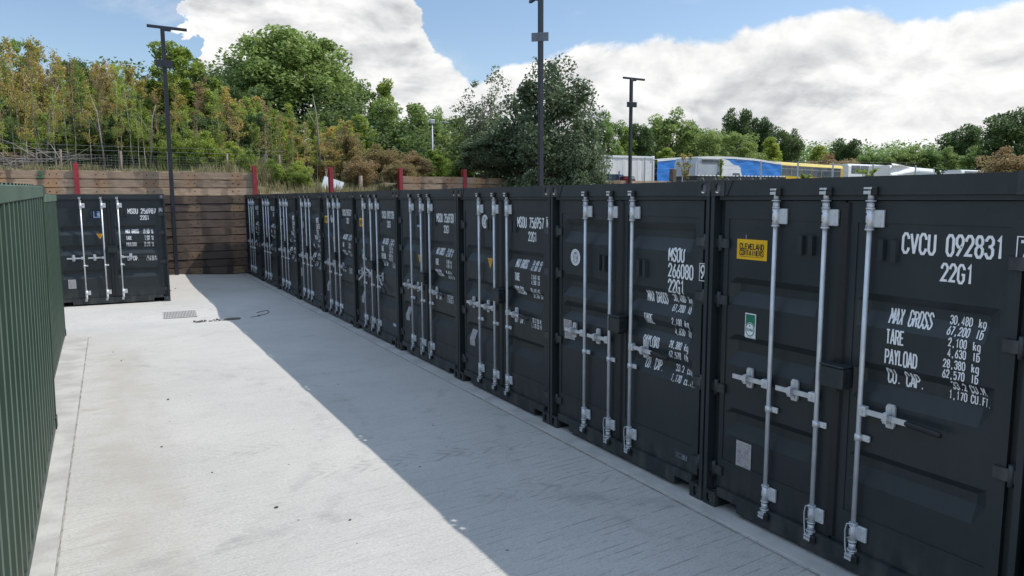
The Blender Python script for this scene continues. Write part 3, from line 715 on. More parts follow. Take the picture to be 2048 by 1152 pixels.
def wide_text(a, b, chk, tare, pay, up=False, gap=0.0):
    """the usual layout: number on one line"""
    kg, lb = ('KG', 'LB') if up else ('kg', 'lb')
    L = [(f'{a} {b}', 1.555, 2.125, .122, 'l'), ('22G1', 1.80, 1.975, .108, 'l'), ('chk'+chk, 2.205, 2.12, .118, 'l')]
    z = 1.685 if not gap else 1.66
    rows = [('MAX GROSS', '30,480', '67,200'), ('TARE',)+tare, ('PAYLOAD',)+pay]
    for nm, x, y in rows:
        L += [(nm, 1.485, z, .098, 'l'), (x, 1.965, z+.05, .05, 'r'), (kg, 2.005, z+.05, .05, 'l'), (y, 1.965, z-.010, .05, 'r'), (lb, 2.005, z-.010, .05, 'l')]
        z -= .125+gap
    if gap: z -= .18
    cu = ('CU.M.', 'CU.FT.')
    L += [('CU. CAP.', 1.485, z, .098, 'l'), ('33.2', 1.965, z+.05, .05, 'r'), (cu[0], 1.99, z+.05, .05, 'l'), ('1,170', 1.965, z-.010, .05, 'r'), (cu[1], 1.99, z-.010, .05, 'l')]
    return L
def tall_text(a, b, chk, tare, pay):
    L = [(a, 1.815, 1.925, .115, 'l'), (b, 1.815, 1.79, .118, 'l'), ('22G1', 1.815, 1.655, .118, 'l'), ('chk'+chk, 2.205, 1.81, .11, 'l')]
    z = 1.545
    for nm, x, y, k, l_ in (('MAX GROSS', '30,480', '67,200', 'kg', 'lb'), ('TARE',)+tare+('kg', 'lb'), ('PAYLOAD',)+pay+('kg', 'lb'), ('CU. CAP.', '33.2', '1,170', 'cu.m.', 'cu.ft.')):
        L += [(nm, 1.50, z, .10, 'l'), (x, 1.985, z+.04, .06, 'r'), (k, 2.03, z+.04, .06, 'l'), (y, 1.985, z-.045, .06, 'r'), (l_, 2.03, z-.045, .06, 'l')]
        z -= .20
    return L
def container(loc, rz, gk, texts, stickers, label, group, sx=1.0, broken=False, seal_wires=(0, 0, 0)):
    gro = GA if gk == 'A' else GB
    t = thing('shipping_container', loc, rz, label, 'container', group, (sx, 1, 1))
    obj('body', CM['body', 'dark'], t)
    for ix in (0, 1):
        for iy in (0, 1):
            for iz in (0, 1):
                c = obj('corner_casting', CM['cast', 'dark'], t)
                c.location = (0 if ix == 0 else CW-.135, 0 if iy == 0 else CL, 0 if iz == 0 else CH-.12)
                if iy: c.scale = (1, -1, 1)
    doors = [obj('door', CM['door', gk, s_], t) for s_ in (0, 1)]
    for s_ in (0, 1):
        for z in (2.11, 1.67, .97, .30): h = obj('hinge', CM['hinge', s_], doors[s_]); h.location = (0, 0, z)
    obj('door_seal', CM['seal'], doors[1]); obj('lock_box', CM['lock'], doors[1])
    for i, u in enumerate((.62, 1.03, 1.352)):
        d = doors[0 if i < 2 else 1]
        b = obj('locking_bar', CM['bar'], d); b.location = (u, 0, 0)
        h = obj('handle', CM['hl' if i < 2 else 'hr'], d); h.location = (u, 0, 1.112)
        r = obj('handle_retainer', CM['ret'], d); r.location = (u+(-.2 if i < 2 else .2), 0, 1.112)
        if broken: h.rotation_euler = (0, rad((-28, 20, 24)[i]), 0)
        if i == 2: g_ = obj('handle_grip', CM['grip'], d); g_.location = (u, 0, 1.112)
        if broken and i == 2: g_.rotation_euler = (0, rad(24), 0)
        if seal_wires[i]: s_ = obj('seal_wire', CM['wire'], d); s_.location = (u, 0, 0)
    Q = []
    flat = []
    for s, u, z, h, al in texts:                        # words standing apart are separate pieces of lettering
        if ' ' in s and (h > .105 or s == 'CU. CAP.'):
            a_ = (.435 if h > .105 else .305)*h; k = s.index(' ')+1
            flat += [(s[:k-1], u, z, h, al), (s[k:], u+k*a_, z, h, al)]
        else: flat.append((s, u, z, h, al))
    for s, u, z, h, al in flat:
        if s.startswith('chk'):
            Q.append(('check_digit', box2d(u-.014, z-.014, u+.36*h+.014, z+h+.014, .006)+(text2d(s[3:], u+.004, z, h) if len(s) > 3 else [])))
        else:
            nm = 'weight_lettering'
            if h > .105: qq = text2d(s, u, z, h, .29, .435, .126, al); nm = 'size_code' if s == '22G1' else 'number_lettering'
            elif h > .08: qq = text2d(s, u, z, h, .21, .305, .10, al)
            else: qq = text2d(s, u, z, h, .27, .425, .125, al)
            if s in ('CU.', 'CAP.', '33.2', '1,170') or s.lower().startswith('cu.'): nm = 'capacity_lettering'
            Q.append((nm, qq))
    for nm, qq in Q: lettering(qq, gro, MAT['white_vinyl'], nm, doors[1])
    for kind, u, z in stickers: sticker(doors[0] if u < 1.16 else doors[1], gro, kind, u, z, 1 if kind != 'label' or gk != 'B' else 0)
    return t

PITCH_C = 2.344
GRP = 'dark green containers in the row along the right of the yard'
T21, T20, T204 = ('2,100', '4,630'), ('2,080', '4,585'), ('2,040', '4,500')
P28, P284, P2844 = ('28,380', '62,570'), ('28,400', '62,615'), ('28,440', '62,700')
ROW = [
 ('A', wide_text('CVCU', '092831', '7', T21, P28), [('yellow', .235, 2.15), ('green', .34, 1.60), ('plate', .295, .60)], 'dark container marked 092831, nearest and largest of the row', (0, 1, 1)),
 ('B', tall_text('MSOU', '266080', '9', T21, P28), [('disc', .40, 1.86), ('pinkplate', .19, 1.20), ('label', 1.97, .30)], 'dark container marked 266080 in stacked lines with round white emblem', (0, 1, 1)),
 ('A', wide_text('MSOU', '756957', 'K', T204, P2844, True, .03), [('disc', .72, 2.17), ('triangle', .86, 1.66), ('plate', .26, .74)], 'dark container marked 756957 with round emblem and orange triangle', (0, 0, 0)),
 ('A', wide_text('MSOU', '256930', '', T20, P284, False, .03), [('blue', .80, 2.18), ('triangle', .88, 1.55), ('plate', .26, .74)], 'dark container with blue sticker above orange triangle in the row', (0, 1, 1)),
 ('A', wide_text('CVCU', '092728', '', T21, P28), [('yellow', .28, 2.10), ('green', .40, 1.52), ('plate', .30, .74), ('label', 2.0, .38)], 'dark container marked 092728 with yellow sticker and tilted lock handles', (0, 1, 1)),
 ('A', wide_text('CVCU', '093427', '', T21, P28, False, .03), [('yellow', .20, 2.10), ('disc', .75, 2.05), ('triangle', .86, 1.6), ('plate', .24, .70), ('roundel', 2.17, .30)], 'dark container with yellow sticker beside a round white emblem', (0, 0, 0)),
 ('B', tall_text('MSOU', '266127', '', T21, P28), [('disc', .55, 1.85), ('plate', .22, .8), ('label', 2.0, .38)], 'dark container fourth from the far end of the row, stacked number lines', (0, 0, 0)),
 ('B', tall_text('MSOU', '266149', '', T21, P28), [('disc', .55, 1.85), ('label', 2.0, .38)], 'dark container third from the far end of the row, stacked number lines', (0, 0, 0)),
 ('A', wide_text('MSOU', '256714', '', T20, P284, False, .03), [], 'dark container second from the far timber wall in the row', (0, 0, 0)),
 ('A', wide_text('MSOU', '256903', '', T20, P284, True, .03), [], 'farthest dark container of the row, next to the timber wall', (0, 0, 0)),
]
PADZ = .012
for i, (gk, tx, st, lab, sw) in enumerate(ROW):
    container((0, i*PITCH_C, PADZ), -math.pi/2, gk, tx, st, lab, GRP, 1.0, i == 4, sw)
ea = rad(2.6); ew = 1.04
container((-2.765-CW*ew*math.cos(ea), 15.40+CW*ew*math.sin(ea), .006), -ea, 'A', wide_text('MSOU', '256987', '5', T20, P284, False, .03),
          [('blue', .86, 2.19), ('triangle', .96, 1.61), ('plate', .28, .62)], 'container marked 256987 standing alone against the timber wall, doors to the yard', None, ew)

# green corrugated containers on the left, their sides to the yard
def side_container(loc, rot, label):
    t = thing('storage_container', loc, 0, label, 'container', 'green containers along the left edge'); t.rotation_euler = rot
    mb = MB(); W, H, L = 2.4, CH, CL
    for x0, x1 in ((0, .06), (W-.06, W)):
        for y0, y1 in ((0, .06), (L-.06, L)): mb.box(x0, y0, .1185, x1, y1, H-.1185)
    for x0, x1 in ((.004, .05), (W-.05, W-.004)):
        mb.box(x0, .166, .0, x1, L-.166, .10)
    for y0, y1 in ((.01, .06), (L-.06, L-.01)): mb.box(.136, y0, .01, W-.136, y1, .12); mb.box(.136, y0, H-.11, W-.136, y1, H-.008)
    for sg, x in ((-1, .004), (1, W-.004)): corrugated(mb, 'y', x, .0605, L-.0605, .1005, H-.1185, sg, .286, .04, True)
    for sg, y in ((-1, .02), (1, L-.02)): corrugated(mb, 'x', y, .0605, W-.0605, .1205, H-.1105, sg, .25, .036)
    mb.build('body', [MAT['green_paint'], MAT['chalky_green']], t)
    mb = MB()
    for x0, x1 in ((.0, .06), (W-.06, W+.006)): mb.box(x0, .137, H-.118, x1, L-.137, H-.006, .006)
    mb.build('top_rail', MAT['chalky_green'], t)
    mb = MB(); n = 20; y0, y1 = .13, L-.42; p = (y1-y0)/n; prof = []
    for i in range(n): prof += [(y0+i*p, 0), (y0+i*p+p*.2, 0), (y0+i*p+p*.32, 1), (y0+i*p+p*.84, 1)]
    prof.append((y1, 0)); hz = .028
    for (a, ha), (b, hb) in zip(prof, prof[1:]):
        mb.quad((.061, a, H-.02+hz*ha), (W-.0605, a, H-.02+hz*ha), (W-.0605, b, H-.02+hz*hb), (.061, b, H-.02+hz*hb))
    mb.quad((.061, y1, H-.02), (W-.0605, y1, H-.02), (W-.0605, L-.061, H-.02), (.061, L-.061, H-.02))
    mb.box(.13, L-.18, H-.0195, W-.14, L-.06, H+.004)
    mb.build('roof', MAT['chalky_green'], t)
    for ix in (0, 1):
        for iy in (0, 1):
            for iz in (0, 1):
                c = obj('corner_casting', CM['cast', 'green'], t); c.location = (0 if ix == 0 else W+.008, 0 if iy == 0 else L+.004, 0 if iz == 0 else H-.119); c.scale = (1 if ix == 0 else -1, 1 if iy == 0 else -1, 1)
    return t
side_container((-7.10, -1.10, .0), (rad(.74), rad(1.1), 0), 'green corrugated container nearest the camera at the left edge')
side_container((-7.235, 5.42, -.03), (rad(.2), rad(.4), 0), 'green corrugated container behind the nearest one on the left')

t = side_container((.0, -2.372, PADZ), (0, 0, -math.pi/2), 'green container barely showing in the bottom right corner'); del t['group']

# ------------------------------------------------------------------ ground
def dip(x, y):
    k = math.exp(-((y-12.55)/.75)**2)*max(0, min(1, (-x-.9)/.7))*max(0, min(1, (x+8)/2))
    return -.10*k+.09*max(0, min(1, (y-18.5)/3))*max(0, min(1, (-x-.6)/1.6))
def sheet(name, xs, ys, fz, mat, kind='structure', skip=None):
    mb = MB(); nx, ny = len(xs), len(ys)
    mb.v = [(x, y, fz(x, y)) for y in ys for x in xs]
    for j in range(ny-1):
        for i in range(nx-1):
            if skip and skip((xs[i]+xs[i+1])/2, (ys[j]+ys[j+1])/2): continue
            mb.face((j*nx+i, j*nx+i+1, (j+1)*nx+i+1, (j+1)*nx+i), True)
    return tag(mb.build(name, mat), kind=kind)
rng = lambda a, b, s: [a+i*(b-a)/max(1, round((b-a)/s)) for i in range(max(1, round((b-a)/s))+1)]
sheet('yard', [-13, -9]+rng(-8, 0, .25)+[3, 6, 10, 18.4], [-30, -15, -6]+rng(-3, 21.44, .25), dip, MAT['concrete'])
def terrain(x, y):
    n_ = .10*math.sin(x*.9+y*.35)+.08*math.sin(x*.37-y*.8+1)
    if x < 18.8 and y < 21.62 and x > -13.5: return -.25
    if y < 21.62: return 2.35
    if x < .3: base = 3.22
    elif x < 5.6: base = 2.62
    elif x < 18: base = 3.08-.02*(x-5.6)
    else: base = 2.45
    far = 3.5 if x < .5 else (3.1-(x-4)*.04 if x < 14 else 2.5)
    k = max(0, min(1, (y-21.8)/4.5)); k = k*k*(3-2*k)
    return base*(1-k)+far*k+n_*min(1, max(0, (y-21.7)*.5))*(1 if x < 16 else .2)
def mixed_ground():
    m = bpy.data.materials.new('rough_ground'); m.use_nodes = True; t = NT(m.node_tree); b = t.n['Principled BSDF']
    g = t.add('ShaderNodeTexCoord').outputs['Object']
    col = t.mix(t.smooth(t.noise(g, .35, 6, .6), .4, .6), (.16, .135, .085), (.085, .095, .035))
    col = t.mix(t.math('MULTIPLY', t.smooth(t.noise(g, 3, 6), .5, .7), .6), col, (.21, .18, .12))
    t.set(b, 'Base Color', col); b.inputs['Roughness'].default_value = .95
    bp = t.add('ShaderNodeBump', inp={'Strength': .8, 'Distance': .08, 'Height': t.noise(g, 5, 6, .7)}); t.set(b, 'Normal', bp.outputs[0])
    MAT['rough_ground'] = m
mixed_ground()
sheet('ground', [-900, -300, -100, -40, -22, -13.6, -13.4]+rng(-12, 18, .7)+[18.75, 18.85, 20, 24, 30, 40, 60, 90, 150, 300, 900],
      [-900, -300, -60, -31, 0, 15, 21.6, 21.66]+rng(22, 34, .7)+[40, 60, 90, 150, 300, 900], terrain, MAT['rough_ground'])
# strip the row stands on, kerb strip beside the left containers, joints
mb = MB(); mb.box(-.135, -8, -.05, 6.3, 21.3, PADZ, .006); tag(mb.build('container_pad', MAT['concrete_edge']), kind='structure')
mb = MB(); mb.prism([(-8.5, -4), (-4.585, -4), (-4.56, 1.2), (-4.475, 10.82), (-8.5, 10.82)], 'z', -.06, .007); tag(mb.build('kerb_strip', MAT['concrete_edge']), kind='structure')
mb = MB()
rj = random.Random(3)
def joint(x0, y0, x1, y1, wd):
    n = 60
    for i in range(n):
        a, b = i/n, (i+1)/n; p = (x0+(x1-x0)*a, y0+(y1-y0)*a); q = (x0+(x1-x0)*b, y0+(y1-y0)*b)
        dx, dy = q[0]-p[0], q[1]-p[1]; l_ = math.hypot(dx, dy); nx, ny = -dy/l_*wd*rj.uniform(.3, .75), dx/l_*wd*rj.uniform(.3, .75)
        mb.quad((p[0]-nx, p[1]-ny, dip(*p)+.0045), (q[0]-nx, q[1]-ny, dip(*q)+.0045), (q[0]+nx, q[1]+ny, dip(*q)+.0045), (p[0]+nx, p[1]+ny, dip(*p)+.0045))
joint(-4.575, -4, -4.55, 1.2, .012); joint(-4.55, 1.2, -4.465, 10.85, .012); joint(-4.80, 10.86, -4.43, 10.86, .018)
joint(-.165, -6, -.165, 21.2, .012)
pbr('joint_dirt', (.36, .34, .31), (.20, .185, .17), 7, .95)
tag(mb.build('slab_joints', MAT['joint_dirt']), kind='structure')

# drain grate, broken patch, cable
gx, gy = -2.75, 13.25
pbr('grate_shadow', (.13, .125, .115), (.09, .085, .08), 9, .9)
t = thing('drain_grate', (gx, gy, dip(gx, gy)+.004), rad(-3), 'slotted steel drain grate set in the sunlit concrete', 'drain grate')
t.rotation_euler = (math.atan((dip(gx, gy+.3)-dip(gx, gy-.3))/.6), 0, rad(-3))
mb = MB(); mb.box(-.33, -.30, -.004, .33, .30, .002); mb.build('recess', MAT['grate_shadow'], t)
mb = MB()
mb.box(-.33, -.30, .0025, .33, -.27, .006); mb.build('frame_bar', MAT['grate'], t)
mb = MB(); mb.box(-.33, .27, .0025, .33, .30, .006); mb.build('frame_bar', MAT['grate'], t)
mb = MB()
for i in range(22): x = -.32+i*.0303; mb.box(x-.0085, -.2695, .0025, x+.0085, .2695, .0055)
mb.build('bars', MAT['grate'], t)
px_, py_ = -2.16, 12.1
t = thing('broken_drain_cover', (px_, py_, dip(px_, py_)), 0, 'broken rusty drain cover with rubble at the shadow edge', 'drain cover')
mb = MB(); r_ = random.Random(8)
for k in range(46):
    a = r_.uniform(0, 6.28); s_ = r_.uniform(.012, .035)
    cx, cy = r_.uniform(-.42, .42), r_.uniform(-.14, .14); ring_ = [(cx+s_*math.cos(a+j*1.25)*r_.uniform(.7, 1.3), cy+s_*math.sin(a+j*1.25)) for j in range(5)]
    mb.prism(ring_, 'z', .0, r_.uniform(.01, .03))
tag(mb.build('rubble', MAT['stone'], t), kind='stuff')
mb = MB(); mb.box(.16, -.16, .0, .46, .02, .03, .008); mb.build('cover_plate', MAT['rust'], t)
mb = MB(); mb.prism([(.2, .03), (.5, .03), (.46, .12), (.26, .14)], 'z', 0, .025); mb.build('cover_fragment', MAT['rust'], t)
mb = MB(); pts = [(-1.46, 12.12), (-1.36, 12.10), (-1.27, 12.07), (-1.3, 12.2), (-1.12, 12.22), (-1.03, 12.36), (-1.0, 12.6), (-1.05, 12.7), (-1.24, 12.66)]
mb.tube([(x, y, dip(x, y)+.006) for x, y in pts], .0065, 6); tag(mb.build('loose_cable', MAT['cable']), 'short black cable lying on the shaded concrete', 'cable')
# scattered stones
mb = MB(); bm = bmesh.new(); bmesh.ops.create_icosphere(bm, subdivisions=1, radius=1); mb.absorb(bm); stone_me = mb.mesh('stone', MAT['stone'])
sp_ = [(-3.05, 1.62, .028), (-3.55, 5.6, .03), (-3.75, 3.7, .02), (-4.0, 8.4, .02), (-4.1, 9.2, .018), (-2.9, 17.9, .05), (-2.6, 17.6, .04), (-2.75, 18.3, .04), (-2.45, 18.0, .035), (-1.5, 5.3, .014), (-2.6, 1.1, .02), (-1.1, 3.0, .016), (-3.4, 2.7, .015), (-.8, 4.2, .014), (-1.7, 1.9, .013)]
for i, (x, y, s_) in enumerate(sp_):
    o = obj('stone', stone_me); o.location = (x, y, dip(x, y)+s_*.25); o.scale = (s_*.7, s_*.5, s_*.33); o.rotation_euler = (0, 0, i*1.3)
    tag(o, 'small dark stone lying loose on the concrete yard', 'stone', 'loose stones on the yard')

# ------------------------------------------------------------------ timber retaining wall
WY = 21.45; POSTX = [-9.82, -7.25, -4.69, -2.12, .41, 2.96, 5.52, 8.10, 10.69, 13.30, 15.88, 18.42]
t = thing('retaining_wall', (0, WY, 0), 0, 'retaining wall of stacked timber sleepers at the end of the yard', 'retaining wall')
def sleeper_mesh(seed, mat):
    rr = random.Random(seed); mb = MB(); L, H, T = 2.50, .243, .14
    bm = bmesh.new(); bmesh.ops.create_cube(bm, size=1)
    for v in bm.verts: v.co = (v.co.x*L, v.co.y*T, v.co.z*H)
    bmesh.ops.subdivide_edges(bm, edges=[e for e in bm.edges if abs(e.verts[0].co.x-e.verts[1].co.x) > 1], cuts=11)
    bmesh.ops.bevel(bm, geom=[e for e in bm.edges if len(e.link_faces) == 2 and e.calc_face_angle(0) > 1], offset=.013, segments=2, affect='EDGES')
    for v in bm.verts: v.co += Vector((0, rr.uniform(-.005, .005), rr.uniform(-.005, .005)))
    mb.absorb(bm)
    mb.mi = 1
    for sx in (-1, 1):
        for q in (.57, .75):
            x = sx*q+rr.uniform(-.02, .02); z = rr.uniform(-.02, .03)
            mb.disc((x, -T/2-.004, z), (1, 0, 0), (0, 0, 1), rr.uniform(.014, .022), rr.uniform(.014, .022), 8)
        for q in range(rr.randint(0, 3)):
            mb.disc((sx*rr.uniform(.4, .9), -T/2-.004, rr.uniform(-.07, .07)), (1, 0, 0), (0, 0, 1), rr.uniform(.006, .014), rr.uniform(.006, .014), 6)
    return mb.mesh('sleeper', [mat, MAT['dark_hole']])
PS = [sleeper_mesh(i, MAT['pale_sleeper']) for i in range(4)]; DS = [sleeper_mesh(9+i, MAT['dark_sleeper']) for i in range(4)]
rw = random.Random(11); RP = .2555
for pi in range(len(POSTX)-1):
    x0, x1 = POSTX[pi], POSTX[pi+1]; xc = (x0+x1)/2
    rows = range(13) if x1 < 1 else (range(0) if x1 < 5.6 else range(10, 13))
    ztop = 3.325 if x1 < 1 else (3.27-.0085*(xc-5.5))
    for r in rows:
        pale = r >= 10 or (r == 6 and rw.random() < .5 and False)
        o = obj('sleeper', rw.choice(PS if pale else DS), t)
        o.location = (xc+rw.uniform(-.01, .01), .09+rw.uniform(-.014, .014), ztop-(12-r)*RP-.119); o.rotation_euler = (rad(rw.uniform(-1, 1)), rad(rw.uniform(-.25, .25)), 0)
        o.scale = ((x1-x0-.02)/2.5, 1, 1)
    if x1 > 1:
        mb = MB(); top_ = 2.45 if x1 < 5.6 else ztop-3*RP-.004
        k = 0; z = -.05
        while z+.24 < top_: mb.box(x0+.03, .02, z, x1-.03, .16, z+.24, .01); z += RP
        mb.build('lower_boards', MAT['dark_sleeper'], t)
for i, x in enumerate(POSTX[:-1]):
    if i == 3: continue
    h = 3.55 if i < 9 else 3.37; h = {10: 3.28}.get(i, h)
    mb = MB(); mb.box(x-.065, -.055, -.1, x+.065, -.037, h); mb.box(x-.01, -.0365, -.1, x+.01, .16, h-.002); mb.box(x-.06, .1605, -.1, x+.06, .178, h); mb.build('post', MAT['red_paint'], t)
mb = MB(); mb.box(18.36, -.06, -.1, 18.58, .2, 3.72, .02)
rr = random.Random(4)
mb.build('end_post', MAT['rust'], t)
# green spray painted numeral
mb = MB()
for q in text2d('3', -5.68, 3.105, .19, .75, .8, .16): mb.quad(*[(p[0], .006, p[1]) for p in q])
pbr('green_spray', (.02, .22, .10), (.05, .2, .1), 30, .7); mb.build('painted_number', MAT['green_spray'], t)

# ------------------------------------------------------------------ light poles
def light_pole(loc, arm_dir, plate_dir, z0, label, plate_mat='pole_paint'):
    t = thing('light_pole', loc, 0, label, 'light pole', 'black T topped poles round the yard')
    mb = MB(); mb.box(-.058, -.058, z0, .058, .058, 7.62, .006); mb.build('pole', MAT['pole_paint'], t)
    mb = MB(); mb.box(-.13, -.13, z0, .13, .13, z0+.02); mb.build('base_plate', MAT['pole_paint'], t)
    a = Vector(arm_dir).normalized()
    mb = MB(); mb.box(-.56, -.04, 7.62, .56, .04, 7.70, .005); mb.box(-.10, -.06, 7.57, .10, .06, 7.6195); o = mb.build('crossbar', MAT['pole_paint'], t); o.rotation_euler = (0, rad(1.0), math.atan2(a.y, a.x))
    p = Vector(plate_dir).normalized()
    mb = MB(); mb.box(-.23, -.10, 6.46, .23, -.062, 6.68, .004); mb.box(-.05, -.0615, 6.5, .05, -.0585, 6.64)
    o = mb.build('plate', MAT[plate_mat], t); o.rotation_euler = (0, 0, math.atan2(p.y, p.x))
    return t
light_pole((-2.13, 21.30, .02), (1, .02, 0), (1, 0, 0), 0, 'black T topped pole in front of the left part of the timber wall')
light_pole((6.42, 13.12, .14), (.12, 1, 0), (1, -.9, 0), -.3, 'tall black T topped pole rising behind the middle of the container row', 'grey_plate')
light_pole((15.88, 21.30, -.2), (1, -.03, 0), (1, -.2, 0), 0, 'black T topped pole in front of the white trailer')
t = thing('lamp_post', P(866, 345, 34), 0, 'thin pale lamp post with small head among the green trees', 'lamp post')
mb = MB(); mb.tube([(0, 0, -1.5), (0, 0, 2.2)], [.04, .03], 8); mb.build('pole', MAT['galv'], t)
mb = MB(); mb.box(-.11, -.07, 2.2, .11, .07, 2.40, .02); mb.build('lamp_box', MAT['galv'], t)
mb = MB(); mb.box(.115, -.035, 2.29, .52, .035, 2.34, .008); o = mb.build('lamp_arm', MAT['galv'], t); o.rotation_euler = (0, rad(6), -YAW)

# ------------------------------------------------------------------ vegetation
def np_mesh(name, V, k, mat, smooth=False):
    V = np.asarray(V, np.float32); n = len(V)//k
    me = bpy.data.meshes.new(name); me.vertices.add(len(V)); me.vertices.foreach_set('co', V.ravel())
    me.loops.add(n*k); me.loops.foreach_set('vertex_index', np.arange(n*k, dtype=np.int32))
    me.polygons.add(n); me.polygons.foreach_set('loop_start', np.arange(0, n*k, k, dtype=np.int32)); me.polygons.foreach_set('loop_total', np.full(n, k, np.int32))
    me.materials.append(mat); me.update(calc_edges=True); return me
def leaves(rs, C, size, droop=.3, aspect=.5, flat=.6):
    """diamond leaf faces at points C (N,3)"""
    N = len(C); a = rs.uniform(0, 2*np.pi, N)
    d = np.stack([np.cos(a), np.sin(a), rs.normal(-droop, .45, N)], 1); d /= np.linalg.norm(d, axis=1)[:, None]
    nr = rs.normal(0, 1, (N, 3))*(1-flat)+np.array([0, 0, 1])*flat
    s = np.cross(d, nr); s /= np.linalg.norm(s, axis=1)[:, None]+1e-9
    L = (size*rs.uniform(.6, 1.35, N))[:, None]; W = L*aspect
    return np.stack([C-d*L*.5, C+s*W*.5, C+d*L*.5, C-s*W*.5], 1).reshape(-1, 3)
def clump_pts(rs, c, r, n, flat=.8):
    v = rs.normal(0, 1, (n, 3)); v /= np.linalg.norm(v, axis=1)[:, None]
    return np.asarray(c)+v*(r*rs.uniform(.15, 1, n)**.5)[:, None]*np.array([1, 1, flat])
def make_tree(seed, H, R, z0, nclump, nleaf, size, cr, leafm, barkm, shape='round', trunk_r=.16, spread=.9, droop=.3, aspect=.5, shell=.55):
    """canonical tree: base at the origin. returns (trunk mesh, crown mesh)"""
    rs = np.random.default_rng(seed); rr = random.Random(seed); mb = MB(); C = []
    cz = (z0+H)/2; rz = (H-z0)/2
    top = Vector((rr.uniform(-.1, .1)*R, rr.uniform(-.1, .1)*R, z0+(H-z0)*.75))
    tp = [Vector((0, 0, -.4)), Vector((rr.uniform(-.1, .1), rr.uniform(-.1, .1), z0*.6)), Vector((top.x*.5, top.y*.5, z0+(H-z0)*.35)), top]
    mb.tube(tp, [trunk_r*1.25, trunk_r, trunk_r*.65, trunk_r*.18], 8)
    for i in range(nclump):
        u = rs.normal(0, 1, 3); u /= np.linalg.norm(u)
        q = rs.uniform(shell, 1)*spread
        zz = u[2]
        if shape == 'cone': wid = 1-.55*(zz+1)/2
        elif shape == 'vase': wid = .55+.45*(zz+1)/2
        elif shape == 'dome': wid = 1.12; zz = abs(zz)*1.25-.25 if rr.random() < .75 else zz
        else: wid = 1.0
        c = np.array([u[0]*R*q*wid, u[1]*R*q*wid, cz+zz*rz*q])
        r_ = cr*rs.uniform(.65, 1.3)
        C.append(clump_pts(rs, c, r_, int(nleaf*1.7*rs.uniform(.6, 1.4)), .75))
        if i % 2 == 0:
            f = rr.uniform(.2, .8); st = tp[1].lerp(tp[3], f) if f > .3 else tp[1].lerp(tp[2], f*2)
            e = Vector(c); m_ = st.lerp(e, .5)+Vector((0, 0, -.08*H*rr.uniform(-.3, 1)))
            mb.tube([st, m_, e], [trunk_r*.34, trunk_r*.2, trunk_r*.06], 5, False)
    V = leaves(rs, np.concatenate(C), size*1.08, droop, aspect)
    return mb.mesh('trunk', MAT[barkm]), np_mesh('crown', V, 4, MAT[leafm])
def make_sapling(seed, leafm, n_br=26, size=.15, per=34, H=8.0, lowb=.16):
    rs = np.random.default_rng(seed); rr = random.Random(seed); mb = MB(); C = []
    bend = Vector((rr.uniform(-.5, .5), rr.uniform(-.5, .5), 0)); k = 9
    pts = [Vector((bend.x*(i/k)**2+rr.uniform(-.05, .05), bend.y*(i/k)**2+rr.uniform(-.05, .05), -.3+(H+.1)*i/k)) for i in range(k+1)]
    mb.tube(pts, [.05*(1-.85*i/k) for i in range(k+1)], 6)
    for b in range(n_br):
        f = rr.uniform(lowb, 1)**.9; i = min(k-1, int(f*k)); p = pts[i].lerp(pts[i+1], f*k-i)
        a = rr.uniform(0, 6.28); ln = (1.35-.85*f)*rr.uniform(.5, 1.25)
        d = Vector((math.cos(a), math.sin(a), rr.uniform(.35, 1.3))).normalized()
        e = p+d*ln; m_ = p.lerp(e, .55)+Vector((0, 0, -.06)); mb.tube([p, m_, e], [.016, .010, .004], 4, False)
        for q in np.linspace(.3, 1.08, 4): C.append(clump_pts(rs, p.lerp(e, float(q)), .24*rs.uniform(.6, 1.4), int(per/1.9*rs.uniform(.3, 1.7)), 1.1))
    return mb.mesh('trunk', MAT['pale_bark']), np_mesh('crown', leaves(rs, np.concatenate(C), size, .5, .6), 4, MAT[leafm])

